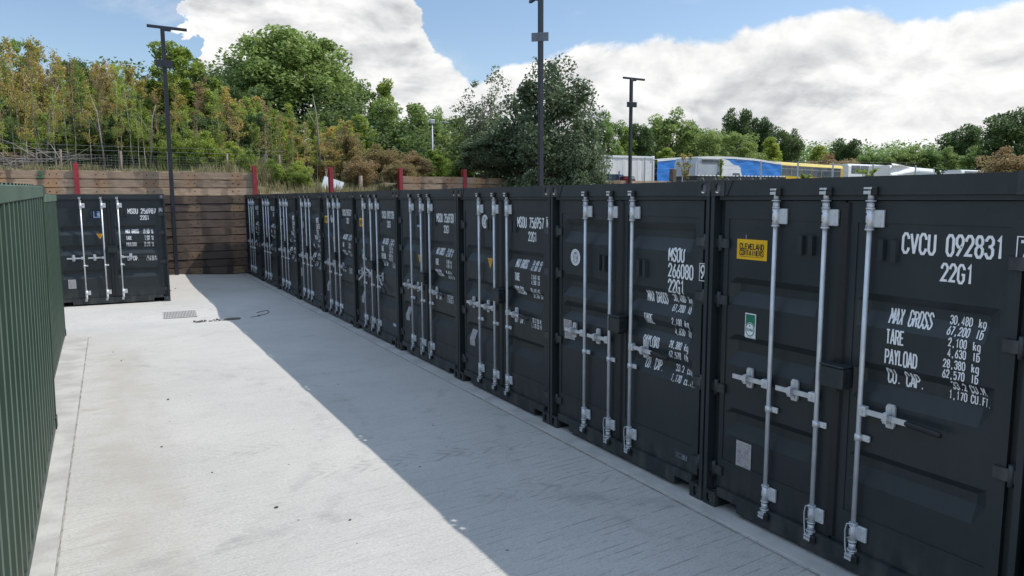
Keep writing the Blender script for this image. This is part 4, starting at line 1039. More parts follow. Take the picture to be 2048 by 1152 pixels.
TK = {
 'ash': make_tree(41, 10.5, 4.6, 2.0, 170, 130, .27, .9, 'ash_leaf', 'bark', 'dome', .30, .92, .2, .45),
 'green': make_tree(2, 8, 2.6, .8, 62, 120, .26, .75, 'ash_leaf', 'bark', 'round', .18),
 'green2': make_tree(12, 8, 2.6, .6, 62, 120, .26, .7, 'scrub_leaf', 'bark', 'cone', .16),
 'pale': make_tree(3, 8, 2.8, .6, 62, 125, .28, .8, 'pale_leaf', 'bark', 'round', .18, aspect=.42),
 'dark': make_tree(4, 8, 2.6, 1.2, 58, 120, .26, .8, 'dark_leaf', 'bark', 'vase', .2, .95, .6),
 'holly': make_tree(35, 8, 2.9, .3, 120, 190, .17, .75, 'holly_leaf', 'bark', 'round', .16, .95, .1, .55),
 'sparse': make_tree(6, 8, 2.7, 1.0, 80, 40, .18, .55, 'holly_leaf', 'pale_bark', 'vase', .12, 1.0, .1, .55, .35),
 'spiky': make_tree(7, 8, 2.4, .6, 110, 80, .26, .5, 'scrub_leaf', 'bark', 'vase', .14, 1.05, -.3, .4, .45),
 'brown': make_tree(8, 4, 2.2, .1, 60, 110, .17, .6, 'brown_leaf', 'bark', 'round', .06, .95, .3, .4, .3),
 'shrub': make_tree(9, 4, 2.0, .0, 46, 110, .20, .62, 'scrub_leaf', 'bark', 'round', .07, .95, .3, .5, .3),
 'shade': make_tree(10, 4, 2.2, .0, 42, 100, .24, .7, 'dark_leaf', 'bark', 'round', .07, .95, .3, .5, .3),
 'sap1': make_sapling(21, 'birch_leaf'), 'sap2': make_sapling(22, 'birch_leaf', 30, .14, 30), 'sap3': make_sapling(23, 'scrub_leaf', 34, .16, 40), 'sap4': make_sapling(24, 'brown_leaf', 24, .14, 26),
 'twigs': make_sapling(25, 'birch_leaf', 26, .13, 18, 8.0, .3), 'twigs2': make_sapling(26, 'scrub_leaf', 26, .13, 20, 8.0, .34), 'twigs3': make_sapling(27, 'brown_leaf', 26, .13, 20, 8.0, .3),
}
TH = dict(ash=10.5, brown=4, shrub=4, shade=4); TR = dict(ash=4.9, holly=3.1, sparse=3.0, spiky=2.7, brown=2.3, shrub=2.1, shade=2.3, dark=2.8, pale=3.0, green=2.8, green2=2.8)
rv = random.Random(77)
def plant(kind, name, px, top, D, half, label, cat='tree', group=None, base=None, rz=None):
    p = P(px, top, D); zb = (base if base is not None else terrain(p.x, p.y))-.05
    t = thing(name, (p.x, p.y, zb), rv.uniform(0, 6.28) if rz is None else rz, label, cat, group)
    h = (p.z-zb)/TH.get(kind, 8.0); wd = half*D/FPX/TR.get(kind, 1.2)*.97; h *= .97
    t.scale = (wd, wd, h)
    tr, cr = TK[kind]; obj('trunk', tr, t); obj('crown', cr, t)
    return t
# tall single trees behind the scrub
plant('ash', 'ash_tree', 574, 44, 47, 166, 'large round dense green tree, tallest on the skyline', rz=.4)
plant('green', 'broadleaf_tree', 700, 122, 50, 48, 'green shoulder tree close right of the large round tree')
plant('dark', 'broadleaf_tree', 160, 104, 39, 62, 'dark green tree behind the brown saplings on the left')
plant('spiky', 'cherry_tree', 352, 72, 34, 92, 'dark tree with spiky upright shoots behind the left black pole')
plant('dark', 'broadleaf_tree', 395, 128, 35, 62, 'dark tree filling right behind the left black pole')
plant('dark', 'broadleaf_tree', 300, 140, 36, 56, 'dark tree just left of the left black pole')
plant('dark', 'broadleaf_tree', 452, 150, 40, 52, 'dark tree between the left pole and the large round tree')
plant('spiky', 'cherry_tree', 762, 146, 47, 44, 'dark pointed tree with upright shoots right of the large round tree')
plant('green', 'broadleaf_tree', 838, 200, 46, 56, 'green tree left behind the thin lamp post')
plant('green2', 'broadleaf_tree', 925, 226, 47, 46, 'green tree behind the sparse silvery one')
plant('pale', 'broadleaf_tree', 790, 180, 44, 78, 'pale green leafy tree left of the thin lamp post')
plant('green2', 'broadleaf_tree', 715, 222, 41, 60, 'mid green tree low behind the rust brown shrub')
plant('green', 'broadleaf_tree', 880, 205, 56, 38, 'green tree directly behind the thin lamp post')
plant('pale', 'broadleaf_tree', 905, 250, 44, 50, 'yellow green tree just right of the thin lamp post')
plant('holly', 'evergreen_tree', 1096, 106, 28, 122, 'dense dark evergreen behind the tall middle pole')
plant('sparse', 'thin_tree', 968, 122, 31, 82, 'sparse silvery tree with sky showing through, left of the dark evergreen')
plant('holly', 'evergreen_shrub', 1158, 255, 27, 74, 'evergreen shrub overlapping the white trailer end', 'shrub')
plant('holly', 'evergreen_shrub', 990, 260, 29, 76, 'dark evergreen shrub below the sparse silvery tree', 'shrub')
plant('green', 'broadleaf_tree', 1215, 214, 64, 42, 'light green tree right of the dark evergreen')
plant('green2', 'broadleaf_tree', 1160, 230, 66, 40, 'green tree half hidden by the dark evergreen')
plant('dark', 'broadleaf_tree', 1282, 236, 74, 40, 'dark tree just right of the pole by the white trailer')
plant('green', 'broadleaf_tree', 1345, 208, 78, 62, 'round green tree behind the blue trailer front')
plant('pale', 'broadleaf_tree', 1410, 250, 76, 44, 'pale tree behind the white cab roof')
plant('dark', 'birch_tree', 1478, 206, 92, 46, 'tall dark airy tree above the blue trailer')
plant('dark', 'birch_tree', 1532, 222, 92, 40, 'dark airy tree joined to the tall one above the blue trailer')
plant('pale', 'broadleaf_tree', 1482, 254, 78, 60, 'pale leafy tree low in front of the tall dark airy one')
plant('dark', 'birch_tree', 1582, 248, 84, 34, 'dark narrow tree above the left end of the yellow bus')
plant('green2', 'broadleaf_tree', 1640, 286, 110, 42, 'low green tree behind the yellow bus')
plant('dark', 'broadleaf_tree', 1692, 270, 125, 44, 'grey green domed tree far behind the white coach')
plant('green', 'broadleaf_tree', 1742, 296, 115, 42, 'low rounded green tree behind the wrapped white bus front')
for px, tp, hw in ((1790, 292, 36), (1826, 284, 36), (1862, 285, 38), (1893, 288, 36)):
    plant('green', 'hedge_tree', px, tp, 112, hw, 'rounded green tree in the even row behind the white buses', 'tree', 'even row of rounded trees behind the white buses')
plant('dark', 'broadleaf_tree', 1924, 240, 120, 56, 'big dark domed tree at the far right')
plant('green', 'broadleaf_tree', 1958, 288, 104, 48, 'green tree in front of the big dark domed one')
plant('dark', 'broadleaf_tree', 2022, 204, 100, 66, 'tall open tree at the right edge of the picture')
plant('brown', 'brown_bush', 2025, 284, 34, 72, 'big brown twiggy bush at the right edge', 'bush')
for k, px, tp, D, hw, lab in (('green2', 1250, 246, 72, 38, 'green tree between the two right of the dark evergreen'), ('green', 1308, 230, 82, 40, 'green tree filling left of the round tree behind the blue trailer'),
    ('green', 1388, 234, 86, 40, 'green tree filling between the round tree and the pale one'), ('pale', 1445, 246, 84, 44, 'pale tree behind the white cab and below the tall airy tree'),
    ('green2', 1545, 268, 82, 44, 'mid green tree below the dark airy pair'), ('green2', 1190, 250, 68, 40, 'green tree at the right edge of the dark evergreen'), ('scrub', 1235, 286, 70, 40, 'yellow green low tree behind the white trailer'), ('scrub', 1330, 290, 70, 44, 'yellow green low tree behind the blue trailer front')):
    plant('green2' if k == 'scrub' else k, 'broadleaf_tree', px, tp, D, hw, lab)
plant('brown', 'brown_bush', 1668, 300, 100, 60, 'brownish bush far behind the yellow bus', 'bush')
# far wood closing the gaps
far = MB(); C = []; rs = np.random.default_rng(5)
for i in range(150):
    px = 1120+i*6.6; p = P(px, 312+rs.uniform(-14, 10), 135+rs.uniform(-8, 14)); C.append(clump_pts(rs, (p.x, p.y, p.z), 2.6, 150)); C.append(clump_pts(rs, (p.x, p.y, p.z-3), 3.2, 150))
tag(obj('far_wood', np_mesh('far_wood', leaves(rs, np.concatenate(C), .5, .2, .6), 4, MAT['ash_leaf'])), 'distant dark wood closing the horizon', 'wood', None, 'stuff')
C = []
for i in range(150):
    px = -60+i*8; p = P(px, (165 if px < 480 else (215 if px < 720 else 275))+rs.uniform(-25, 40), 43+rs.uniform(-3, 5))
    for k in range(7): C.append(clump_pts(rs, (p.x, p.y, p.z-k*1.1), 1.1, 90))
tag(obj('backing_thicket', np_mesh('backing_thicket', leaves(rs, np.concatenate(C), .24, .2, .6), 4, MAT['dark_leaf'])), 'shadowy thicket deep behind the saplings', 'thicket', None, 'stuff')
# saplings
SAPG = 'young birch saplings in the scrub above the wall'; SAPL = 'slender pale stemmed sapling in the browning scrub above the timber wall'
tops = [(0, 52), (60, 78), (100, 90), (150, 104), (185, 118), (215, 120), (235, 116), (300, 150), (360, 140), (430, 172), (500, 190), (560, 205), (620, 222), (680, 236), (740, 262)]
def top_at(px):
    for (a, ta), (b, tb) in zip(tops, tops[1:]):
        if a <= px <= b: return ta+(tb-ta)*(px-a)/(b-a)
    return tops[0][1] if px < 0 else tops[-1][1]
for i in range(100):
    px = -130+i*8.6+rv.uniform(-7, 7); D = rv.uniform(31.5, 38)
    tp = top_at(px)-6+abs(rv.gauss(0, 30))
    kind = rv.choice(['sap1', 'sap2', 'sap3', 'sap1', 'sap4', 'sap2', 'twigs'] if px < 280 else ['sap3', 'sap1', 'sap3', 'sap2', 'shrub2'] if False else ['sap3', 'sap1', 'sap3', 'sap2', 'sap4'])
    p = P(px, tp, D); plant(kind, 'birch_sapling', px, tp, D, rv.uniform(24, 40), SAPL, 'sapling', SAPG)
for i in range(46):
    px = -20+i*16+rv.uniform(-8, 8); D = rv.uniform(28.5, 30.5); tp = top_at(min(px, 700))+abs(rv.gauss(15, 45))
    plant(rv.choice(['twigs', 'twigs2', 'twigs3', 'twigs2']), 'birch_sapling', px, tp, D, rv.uniform(18, 30), SAPL, 'sapling', SAPG)
for i in range(30):
    px = -20+i*26+rv.uniform(-10, 10); D = rv.uniform(33, 40); tp = top_at(px)+rv.uniform(55, 165); tp = min(tp, 315)
    plant(rv.choice(['shrub', 'shade', 'shade', 'green2', 'dark']), 'scrub_shrub', px, tp, D, rv.uniform(34, 58), 'leafy green shrub filling the scrub between the saplings', 'shrub', 'green shrubs between the saplings')
for i in range(26):
    px = -25+i*22+rv.uniform(-8, 8); plant(rv.choice(['shade', 'shade', 'shrub']), 'scrub_shrub', px, rv.uniform(215, 290), rv.uniform(30.5, 33), rv.uniform(32, 50), 'leafy green shrub filling the scrub between the saplings', 'shrub', 'green shrubs between the saplings')
for px, tp, D, hw in ((352, 268, 28.4, 36), (405, 262, 28.2, 40), (455, 284, 28, 36), (495, 300, 27.8, 26), (515, 328, 27.2, 18), (585, 336, 26.8, 24), (612, 338, 26.9, 20), (560, 330, 26.8, 22), (600, 322, 27.4, 26), (-60, 250, 30, 60), (-110, 240, 31, 60), (-160, 230, 31, 60), (380, 262, 29.5, 42), (430, 292, 29, 40), (545, 318, 27.5, 26), (595, 326, 28, 30), (150, 268, 31, 40), (330, 250, 31, 46), (860, 300, 33, 46), (920, 310, 30, 40)):
    plant('shrub', 'scrub_shrub', px, tp, D, hw, 'leafy green shrub filling the scrub between the saplings', 'shrub', 'green shrubs between the saplings')
for px, tp, D, hw in ((690, 244, 31, 44), (640, 268, 33, 40), (760, 282, 30, 56), (825, 296, 31, 52), (720, 306, 28.5, 44), (800, 318, 28, 46), (30, 290, 31, 60)):
    plant('brown', 'rust_shrub', px, tp, D, hw, 'rust brown twiggy shrub in the scrub left of the lamp post' if px > 100 else 'rust brown twiggy shrub above the wall at the far left', 'shrub', 'rust brown shrubs in the scrub' if px > 100 else None)
# dead branches
t = thing('brush_pile', (P(50, 320, 28.5).x, P(50, 320, 28.5).y, 3.35), 0, 'heap of bare dead branches above the wall at far left', 'brush pile')
mb = MB(); rb = random.Random(5)
for i in range(95):
    a = Vector((rb.uniform(-2.4, 1.6), rb.uniform(-.8, .8), rb.uniform(.0, .9))); th = rb.uniform(-.2, 3.3); L_ = rb.uniform(.6, 2.3)
    d = Vector((math.cos(th), rb.uniform(-.5, .5), abs(math.sin(th))*.6*rb.uniform(-.3, 1))).normalized(); m_ = a+d*L_*.5+Vector((0, 0, rb.uniform(-.1, .18)))
    mb.tube([a, m_, a+d*L_], [.022, .015, .006], 4, False)
mb.build('branches', MAT['dead_wood'], t)
# leaning bare stems
for px, py, ln, tilt in ((90, 300, 2.6, .5), (210, 310, 2.4, -.3), (300, 305, 1.9, .25), (640, 300, 2.2, -.15)):
    p = P(px, py, 29.5); mb = MB(); mb.tube([(0, 0, -.6), (tilt*.4, 0, ln*.35), (tilt*.6, .1, ln*.7), (tilt*1.3, .1, ln)], [.035, .03, .022, .008], 5)
    mb.tube([(tilt*.4, 0, ln*.35), (tilt*.4-.4, .1, ln*.75)], [.018, .006], 4)
    o = mb.build('bare_stem', MAT['dead_wood']); o.location = p; tag(o, 'bare grey dead stem standing in front of the scrub', 'dead stem', 'bare dead stems in the scrub')
# dry grass
V = []; rs = np.random.default_rng(9); rg = random.Random(9)
def tuft(x, y, n, h, sp):
    b = np.stack([rs.normal(x, sp, n), rs.normal(y, sp, n), np.zeros(n)], 1); b[:, 2] = [terrain(q[0], q[1])-.03 for q in b]
    a = rs.uniform(0, 6.28, n); ln = h*rs.uniform(.5, 1.2, n); lean = rs.uniform(.05, .4, n)
    tip = b+np.stack([np.cos(a)*lean*ln, np.sin(a)*lean*ln, ln], 1); w_ = .013*np.stack([np.sin(a), -np.cos(a), a*0], 1); mid = (b+tip)/2+np.array([0, 0, .06])*ln[:, None]
    return np.stack([b-w_, b+w_, mid+w_*.8, tip, mid-w_*.8], 1).reshape(-1, 3)
for i in range(130):
    x = rg.uniform(-11, .3); y = 21.75+abs(rg.gauss(0, .8)); V.append(tuft(x, y, 26, rg.uniform(.12, .4), .13))
for i in range(80):
    x = rg.uniform(.4, 6); y = 21.75+abs(rg.gauss(0, 2)); V.append(tuft(x, y, 30, rg.uniform(.2, .45), .2))
for px, n in ((528, 24), (590, 20)):
    for i in range(n): p = P(px+rg.gauss(0, 14), 380, 27.2+rg.uniform(-.4, 1.2)); V.append(tuft(p.x, p.y, 40, rg.uniform(.45, .95), .13))
tag(obj('dry_grass', np_mesh('dry_grass', np.concatenate(V), 5, MAT['straw'])), 'dry straw grass on the bank above the wall', 'grass', None, 'stuff')
V = []
for i in range(160):
    x = rg.uniform(-11, 18); y = 23.5+abs(rg.gauss(0, 3.5)); V.append(tuft(x, y, 26, rg.uniform(.2, .45), .25))
tag(obj('green_grass', np_mesh('green_grass', np.concatenate(V), 5, MAT['grass_blade'])), 'rough green grass on the bank behind the wall', 'grass', None, 'stuff')

# weeds along the wire fence on the right
def weed(px, py, top, D, n, leafm, spread, label, lean=0.0):
    p = P(px, py, D); h = P(px, top, D).z-p.z; rs_ = np.random.default_rng(int(px)); rr_ = random.Random(int(px)); mb = MB(); C = []
    for i in range(n):
        a = rr_.uniform(0, 6.28); e = Vector((math.cos(a)*spread*rr_.random()+lean, math.sin(a)*spread*.4, h*rr_.uniform(.55, 1))); m_ = e*.5+Vector((rr_.uniform(-.05, .05), 0, .08*h))
        mb.tube([(rr_.uniform(-.08, .08), 0, -1.2), m_, e], [.014, .011, .004], 4, False)
        for q in np.linspace(.25, 1.0, 8): C.append(clump_pts(rs_, m_.lerp(e, float(q)) if q > .5 else Vector((0, 0, -.2)).lerp(m_, float(q)*2), .10, rr_.randint(3, 8)))
    t = thing('weed', p, 0, label, 'weed'); mb.build('stems', MAT['bark'], t); obj('foliage', np_mesh('foliage', leaves(rs_, np.concatenate(C), .12, .2, .5), 4, MAT[leafm]), t)
weed(1372, 362, 306, 38, 9, 'birch_leaf', .75, 'tall thin weed in front of the blue trailer')
weed(1441, 362, 318, 39.8, 6, 'scrub_leaf', .10, 'ivy clad weed climbing the fence post by the white cab')
weed(1738, 356, 335, 38, 9, 'scrub_leaf', .95, 'bushy weed in front of the white coach')
weed(1612, 362, 347, 38, 8, 'scrub_leaf', .5, 'low weed under the yellow bus')
weed(1880, 350, 336, 40, 8, 'dark_leaf', .5, 'low dark weed right of the white buses')

# ------------------------------------------------------------------ fences, board, posts
t = thing('wire_fence', (0, 25.2, 0), 0, 'old wire mesh fence on wooden posts before the scrub', 'fence')
for x in (-10.5, -7.2, -5.2, -3.4, -1.9, .1, 2.0): z = terrain(x, 25.2); mb = MB(); mb.tube([(x, 0, z-.3), (x+.02, 0, 4.15)], [.04, .036], 6); mb.build('post', MAT['weathered_post'], t)
mb = MB(); x = -11.0
def wire(a, b, r_=.004): mb.tube([a, b], r_, 3, False)
for k in range(9): wire((-11, -.05, 3.3+k*.09), (2.2, -.05, 3.25+k*.09), .0022)
for i in range(110): wire((-11+i*.12, -.05, 3.25), (-11+i*.12, -.05, 4.0), .0018)
for k in (1.0, 1.15): wire((-11, -.05, 3.18+k), (2.2, -.05, 3.12+k), .004)
mb.build('wire_mesh', MAT['galv'], t)
t = thing('strainer_post', P(535, 375, 29), 0, 'braced wooden straining post beside the dry grass', 'fence post')
mb = MB(); mb.tube([(0, 0, -.7), (-.02, 0, 1.28)], [.085, .08], 8); mb.build('post', MAT['weathered_post'], t)
for s_ in (-1, 1): mb = MB(); mb.tube([(s_*.75, 0, .1), (s_*.03, 0, .98)], [.05, .05], 7); mb.build('brace', MAT['weathered_post'], t)
mb = MB(); mb.tube([(0, 0, -.7), (-.12, 0, .66)], .05, 7); o = mb.build('leaning_post', MAT['weathered_post']); o.location = P(626, 385, 27.5); tag(o, 'pale leaning wooden post left of the white board', 'post')
mb = MB(); mb.tube([(0, 0, -.6), (.02, 0, .62)], .07, 7); o = mb.build('stub_post', MAT['weathered_post']); o.location = P(721, 385, 27.5); tag(o, 'short wooden post stub right of the white board', 'post')
mb = MB(); mb.prism([(-.46, -.35), (.33, -.35), (.47, .34), (-.24, .56)], 'y', -.02, .02); o = mb.build('white_board', MAT['board_white']); o.location = P(662, 381, 27.3); o.rotation_euler = (rad(-22), rad(3), -.25); tag(o, 'broken white board propped behind a red wall post', 'board')

t = thing('security_fence', P(1521, 356, 40), -YAW, 'steel post and barbed wire fence before the parked vehicles', 'fence')
base = P(1521, 356, 40)
for px in (1289, 1365, 1441, 1521, 1595, 1665, 1745, 1830): x = (px-1521)*40/FPX; mb = MB(); mb.box(x-.035, -.03, -1.8, x+.035, .03, 1.12-.0009*(px-1289), .006); mb.build('post', MAT['galv'], t)
mb = MB()
for z in (-.1, .25, .55, .85, 1.02): wire((-6.3, -.04, z), (8.4, -.04, z-.25), .005)
mb.build('wires', MAT['galv'], t)
mb = MB(); pts = []
for i in range(520):
    a = i/520; th = a*2*math.pi*9; x = -3.4+a*6.0; pts.append((x+.10*math.cos(th*1.0), -.3+.30*math.cos(th), -.26-.1*a+.30*math.sin(th)))
mb.tube(pts, .006, 4, False); mb.build('razor_coil', MAT['galv'], t)

# ------------------------------------------------------------------ vehicles beyond the fence
pbr('curtain_white', (.78, .76, .73), (.68, .66, .64), 2.5, .6, 0, .2, (2, 2, .4)); pbr('white_gloss', (.86, .86, .85), (.80, .80, .79), 1.5, .35)
pbr('blue_tarp', (.028, .24, .70), (.020, .18, .60), 2.5, .35, 0, .5, (.6, 1, 3), 6); pbr('dark_blue', (.02, .035, .08), None, 3, .5); pbr('mid_blue', (.05, .12, .22), None, 3, .5)
pbr('bus_yellow', (.78, .50, .015), (.70, .43, .015), 1.5, .3); pbr('bus_cream', (.80, .64, .20), (.74, .56, .14), 2, .4)
pbr('glass', (.05, .065, .08), (.09, .11, .13), 1.2, .08, 0, 0); pbr('pale_glass', (.24, .32, .36), (.33, .41, .44), .8, .12); pbr('cab_grey', (.66, .68, .70), (.58, .60, .63), 1.5, .45)
pbr('sleeper_grey', (.46, .49, .53), (.40, .43, .47), 1.5, .45); pbr('black_metal', (.015, .017, .02), (.03, .03, .033), 4, .5); pbr('tyre', (.015, .015, .016), None, 6, .8); pbr('dark_red', (.15, .02, .02), None, 4, .5); pbr('white_sheet', (.80, .80, .80), (.70, .71, .72), 1.6, .5, 0, .6, (.5, 1, 3), 5)
VG = 2.45
def XY(px, Y):
    d = FW+RT*((px-1024)/FPX)-UP*((396-576)/FPX); return CAM[0]+d.x*(Y-CAM[1])/d.y
def ZY(px, py, Y):
    d = FW+RT*((px-1024)/FPX)-UP*((py-576)/FPX); return CAM[2]+d.z*(Y-CAM[1])/d.y
def YD(px, D): return P(px, 396, D).y
def vehicle(name, px, Y, label, cat, zg=VG): return thing(name, (XY(px, Y), Y, zg), 0, label, cat)
def wheel(t, x, y, r=.48):
    mb = MB(); mb.cyl((x, y, r), (x, y+.28, r), r, 18); w_ = mb.build('wheel', MAT['tyre'], t); mb = MB(); mb.cyl((x, y-.012, r), (x, y+.05, r), r*.5, 14); mb.build('rim', MAT['galv'], w_)
Y = YD(1306, 58); t = vehicle('curtain_trailer', 1306, Y, 'white curtain sided trailer half hidden by the evergreen', 'trailer'); h = ZY(1306, 313, Y)-VG; L = 9.5
mb = MB(); n = 90; y = 0.0
for i in range(n):
    a, b = -L+.08+(L-.16)*i/n, -L+.08+(L-.16)*(i+1)/n; f = lambda x: .045*abs(math.sin(x*2.6))**.6*(1 if (int(x*1.3) % 2) else .5)
    mb.quad((a, -f(a), .95), (b, -f(b), .95), (b, -f(b)*.6, h-.16), (a, -f(a)*.6, h-.16))
mb.build('curtain', MAT['curtain_white'], t)
mb = MB(); mb.box(-L, .06, .9, -.02, 2.5, h-.05); mb.box(-L, -.03, .8, 0, .05, .945); mb.build('body', MAT['curtain_white'], t)
mb = MB(); mb.box(-L-.02, -.06, h-.155, -.21, 2.54, h); mb.build('roof_rail', MAT['white_gloss'], t)
mb = MB(); mb.box(-.2, -.08, h-.26, .03, .15, h+.02, .02); mb.box(-.075, -.06, .95, .02, .05, h-.262); mb.build('corner_post', MAT['white_gloss'], t)
for x in (-2, -3.3, -8): wheel(t, x, .1)

Y = YD(1313, 60); t = vehicle('blue_trailer', 1313, Y, 'long trailer with bright blue sides and arched white roof edge', 'trailer'); L = XY(1560, Y)-XY(1313, Y)
rp = [(0, 319), (.17, 315), (.42, 312.5), (.6, 313.5), (.78, 317), (1, 325.5)]
def pf(f):
    d = Vector((XY(1313, Y)+L*f, Y, 4))-Vector(CAM); return min(1, max(0, (1024+FPX*d.dot(RT)/d.dot(FW)-1313)/247))
def roof_z(f):
    for (a, ya), (b, yb) in zip(rp, rp[1:]):
        if a <= pf(f) <= b: return ZY(1313+pf(f)*247, ya+(yb-ya)*(pf(f)-a)/(b-a), Y)-VG
N = 48; mb = MB(); ra = random.Random(6)
off = [[ra.uniform(-.02, .02)+.03*math.sin(i*.9+j*1.7) for j in range(9)] for i in range(N+1)]
g_ = {}
for i in range(N+1):
    zt = roof_z(i/N)-.17
    for j in range(9): g_[i, j] = len(mb.v); mb.v.append((L*i/N, off[i][j]*(0 if j in (0, 8) else 1), .6+(zt-.6)*j/8))
for i in range(N):
    for j in range(8): mb.face((g_[i, j], g_[i+1, j], g_[i+1, j+1], g_[i, j+1]), True)
mb.build('curtain', MAT['blue_tarp'], t)
mb = MB()
for i in range(N):
    x0, x1, za, zb_ = L*i/N, L*(i+1)/N, roof_z(i/N), roof_z((i+1)/N)
    n = len(mb.v); mb.v += [(x0, -.04, za-.17), (x1, -.04, zb_-.17), (x1, -.04, zb_), (x0, -.04, za), (x0, 2.5, za), (x1, 2.5, zb_)]
    mb.face((n, n+1, n+2, n+3)); mb.face((n+3, n+2, n+5, n+4))
mb.build('roof', MAT['white_gloss'], t)
mb = MB(); mb.box(-.42, .2, .6, -.003, 2.5, roof_z(0)-.25); mb.box(.05, .08, .5, L-.05, 2.45, roof_z(1)-.4); mb.build('body', MAT['dark_blue'], t)
mb = MB(); mb.box(-.16, .1, .6, -.08, .195, roof_z(0)-.35); mb.build('lamp_strip', MAT['dark_red'], t)
for x in (L-1.4, L-2.7, L-4.0): wheel(t, x, .15)

Y = YD(1440, 54); t = vehicle('truck_cab', 1478, Y, 'white truck with high roof fairing in front of the blue trailer', 'truck'); s_ = lambda px: XY(px, Y)-XY(1478, Y); zt = lambda py: ZY(1445, py, Y)-VG
mb = MB(); prof = [(s_(1443), zt(318)), (s_(1452), zt(320)), (s_(1463), zt(329)), (s_(1472), zt(331)), (s_(1477), zt(335)), (s_(1478.5), zt(345)), (s_(1481), zt(351)), (s_(1482), .7), (s_(1438), .7), (s_(1438), zt(318))]
mb.prism(prof, 'y', -.1, 2.3); o = mb.build('cab', MAT['white_gloss'], t)
mb = MB(); mb.prism([(s_(1462), zt(346)), (s_(1475), zt(346)), (s_(1477), zt(353)), (s_(1462), zt(353))], 'y', -.112, -.102); mb.build('window', MAT['glass'], t)
mb = MB(); mb.box(s_(1442), -.106, zt(331), s_(1476), -.102, zt(330.4)); mb.box(s_(1456), -.106, zt(360), s_(1456.4), -.102, zt(345.5)); mb.build('panel_seams', MAT['cab_grey'], t)
mb = MB(); mb.box(s_(1394), 0, .7, s_(1437.8), 2.3, zt(317)); mb.prism([(s_(1394), 1.0), (s_(1394), zt(316)), (s_(1390), zt(330)), (s_(1388), 1.0)], 'y', .01, 2.29); mb.build('body', MAT['sleeper_grey'], t)
mb = MB(); mb.box(s_(1402), -.02, zt(327), s_(1436), -.001, zt(320)); mb.build('vent_grille', MAT['black_metal'], t)
mb = MB()
for k in range(3): mb.box(s_(1402), -.035, zt(321.5+k*2.2), s_(1436), -.021, zt(321.1+k*2.2))
mb.build('vent_slats', MAT['cab_grey'], t)
mb = MB(); mb.box(s_(1401), -.08, zt(318.5), s_(1438), -.036, zt(316.5)); mb.build('awning', MAT['white_gloss'], t)
mb = MB(); mb.prism([(s_(1428), zt(351)), (s_(1436), zt(343)), (s_(1436), zt(351))], 'y', -.03, -.021); mb.build('side_window', MAT['glass'], t)
for x in (s_(1470), s_(1405)): wheel(t, x, -.1)

Y = YD(1500, 49); t = vehicle('flatbed_trailer', 1393, Y, 'black low trailer with white dashes along its top edge', 'trailer'); L = XY(1638, Y)-XY(1393, Y); h = ZY(1480, 351, Y)-VG
mb = MB(); mb.box(0, 0, .8, L*.7, 2.2, h-.05); mb.box(L*.7, .05, .8, L, 2.2, h-.18); mb.build('bed', MAT['black_metal'], t)
mb = MB()
for i in range(24): x = L*.7*i/24; mb.box(x+.02, -.03, h-.06, x+L*.7/24*.62, -.001, h+.0, )
mb.build('reflective_dashes', MAT['white_gloss'], t)
mb = MB()
for i in range(9): x = L*(.72+.03*i); mb.box(x, -.04, 1.0, x+.12, .045, h-.2, .01)
mb.build('stakes', MAT['cab_grey'], t)
for x in (1.2, 2.5, L-1.5): wheel(t, x, .05, .42)

def m_(px, D): return px*D/FPX
def bus(px0, px1, y0, y1, D, label, body, roof, glass, win, wy, nwin, hidden=0.0, cat='bus', name='bus', extra=None):
    Y = YD((px0+px1)/2, D); t = vehicle(name, px0, Y, label, cat); L = XY(px1, Y)-XY(px0, Y); za, zb = ZY(px0, y0, Y), ZY(px1, y1, Y); h = za-VG; tilt = (zb-za)/L
    t.rotation_euler = (0, -math.atan(tilt), 0); sc = L/((px1-px0)*D/FPX)
    mb = MB(); prof = [(0, .5), (0, h-.28), (.10, h-.06), (.3, h), (2.2, h), (2.4, h-.06), (2.5, h-.28), (2.5, .5)]
    mb.prism([(y, z) for y, z in prof], 'x', -hidden, L); mb.build('body', MAT[body], t)
    mb = MB(); mb.prism([(-.015, h-.30), (.09, h-.05), (.3, h+.015), (2.2, h+.015), (2.41, h-.05), (2.515, h-.30)], 'x', -hidden-.02, L+.02); mb.build('roof', MAT[roof], t)
    a, b = (q*sc for q in win); zt_, zb_ = h-(wy[0]-y0)*D/FPX, h-(wy[1]-y0)*D/FPX
    if hidden: a = -hidden+.3
    ww = (b-a)/nwin
    for i in range(nwin):
        mb = MB(); mb.box(a+i*ww+.03, -.012, zb_, a+(i+1)*ww-.03, -.002, zt_, .003); mb.build('window', MAT[glass], t)
    mb = MB(); mb.box(a+.03, -.016, zb_+(zt_-zb_)*.70, b-.03, -.0125, zb_+(zt_-zb_)*.72); mb.build('window_rail', MAT['cab_grey'], t)
    for x in (1.2, L-1.2): wheel(t, x, -.02)
    return t, L, h
t, L, h = bus(1556, 1682, 323.5, 331.5, 76, 'yellow bus with a long dark window band', 'bus_yellow', 'bus_cream', 'glass', (0, m_(122, 76)), (330, 349.5), 9, 4.5)
sc = L/m_(126, 76)
mb = MB(); mb.box(L, .1, h-1.5, L+.012, 2.3, h-.35); mb.build('windscreen', MAT['glass'], t)
t, L, h = bus(1694, 1776, 327.5, 330.5, 84, 'white coach with broken dark windows behind the bushy weed', 'white_gloss', 'white_gloss', 'glass', (m_(5, 84), m_(40, 84)), (330.5, 346), 2)
sc = L/m_(82, 84); mb = MB(); mb.box(m_(44, 84)*sc, -.03, h-.9, m_(80, 84)*sc, -.002, h-.2); mb.build('torn_panel', MAT['rust'], t)
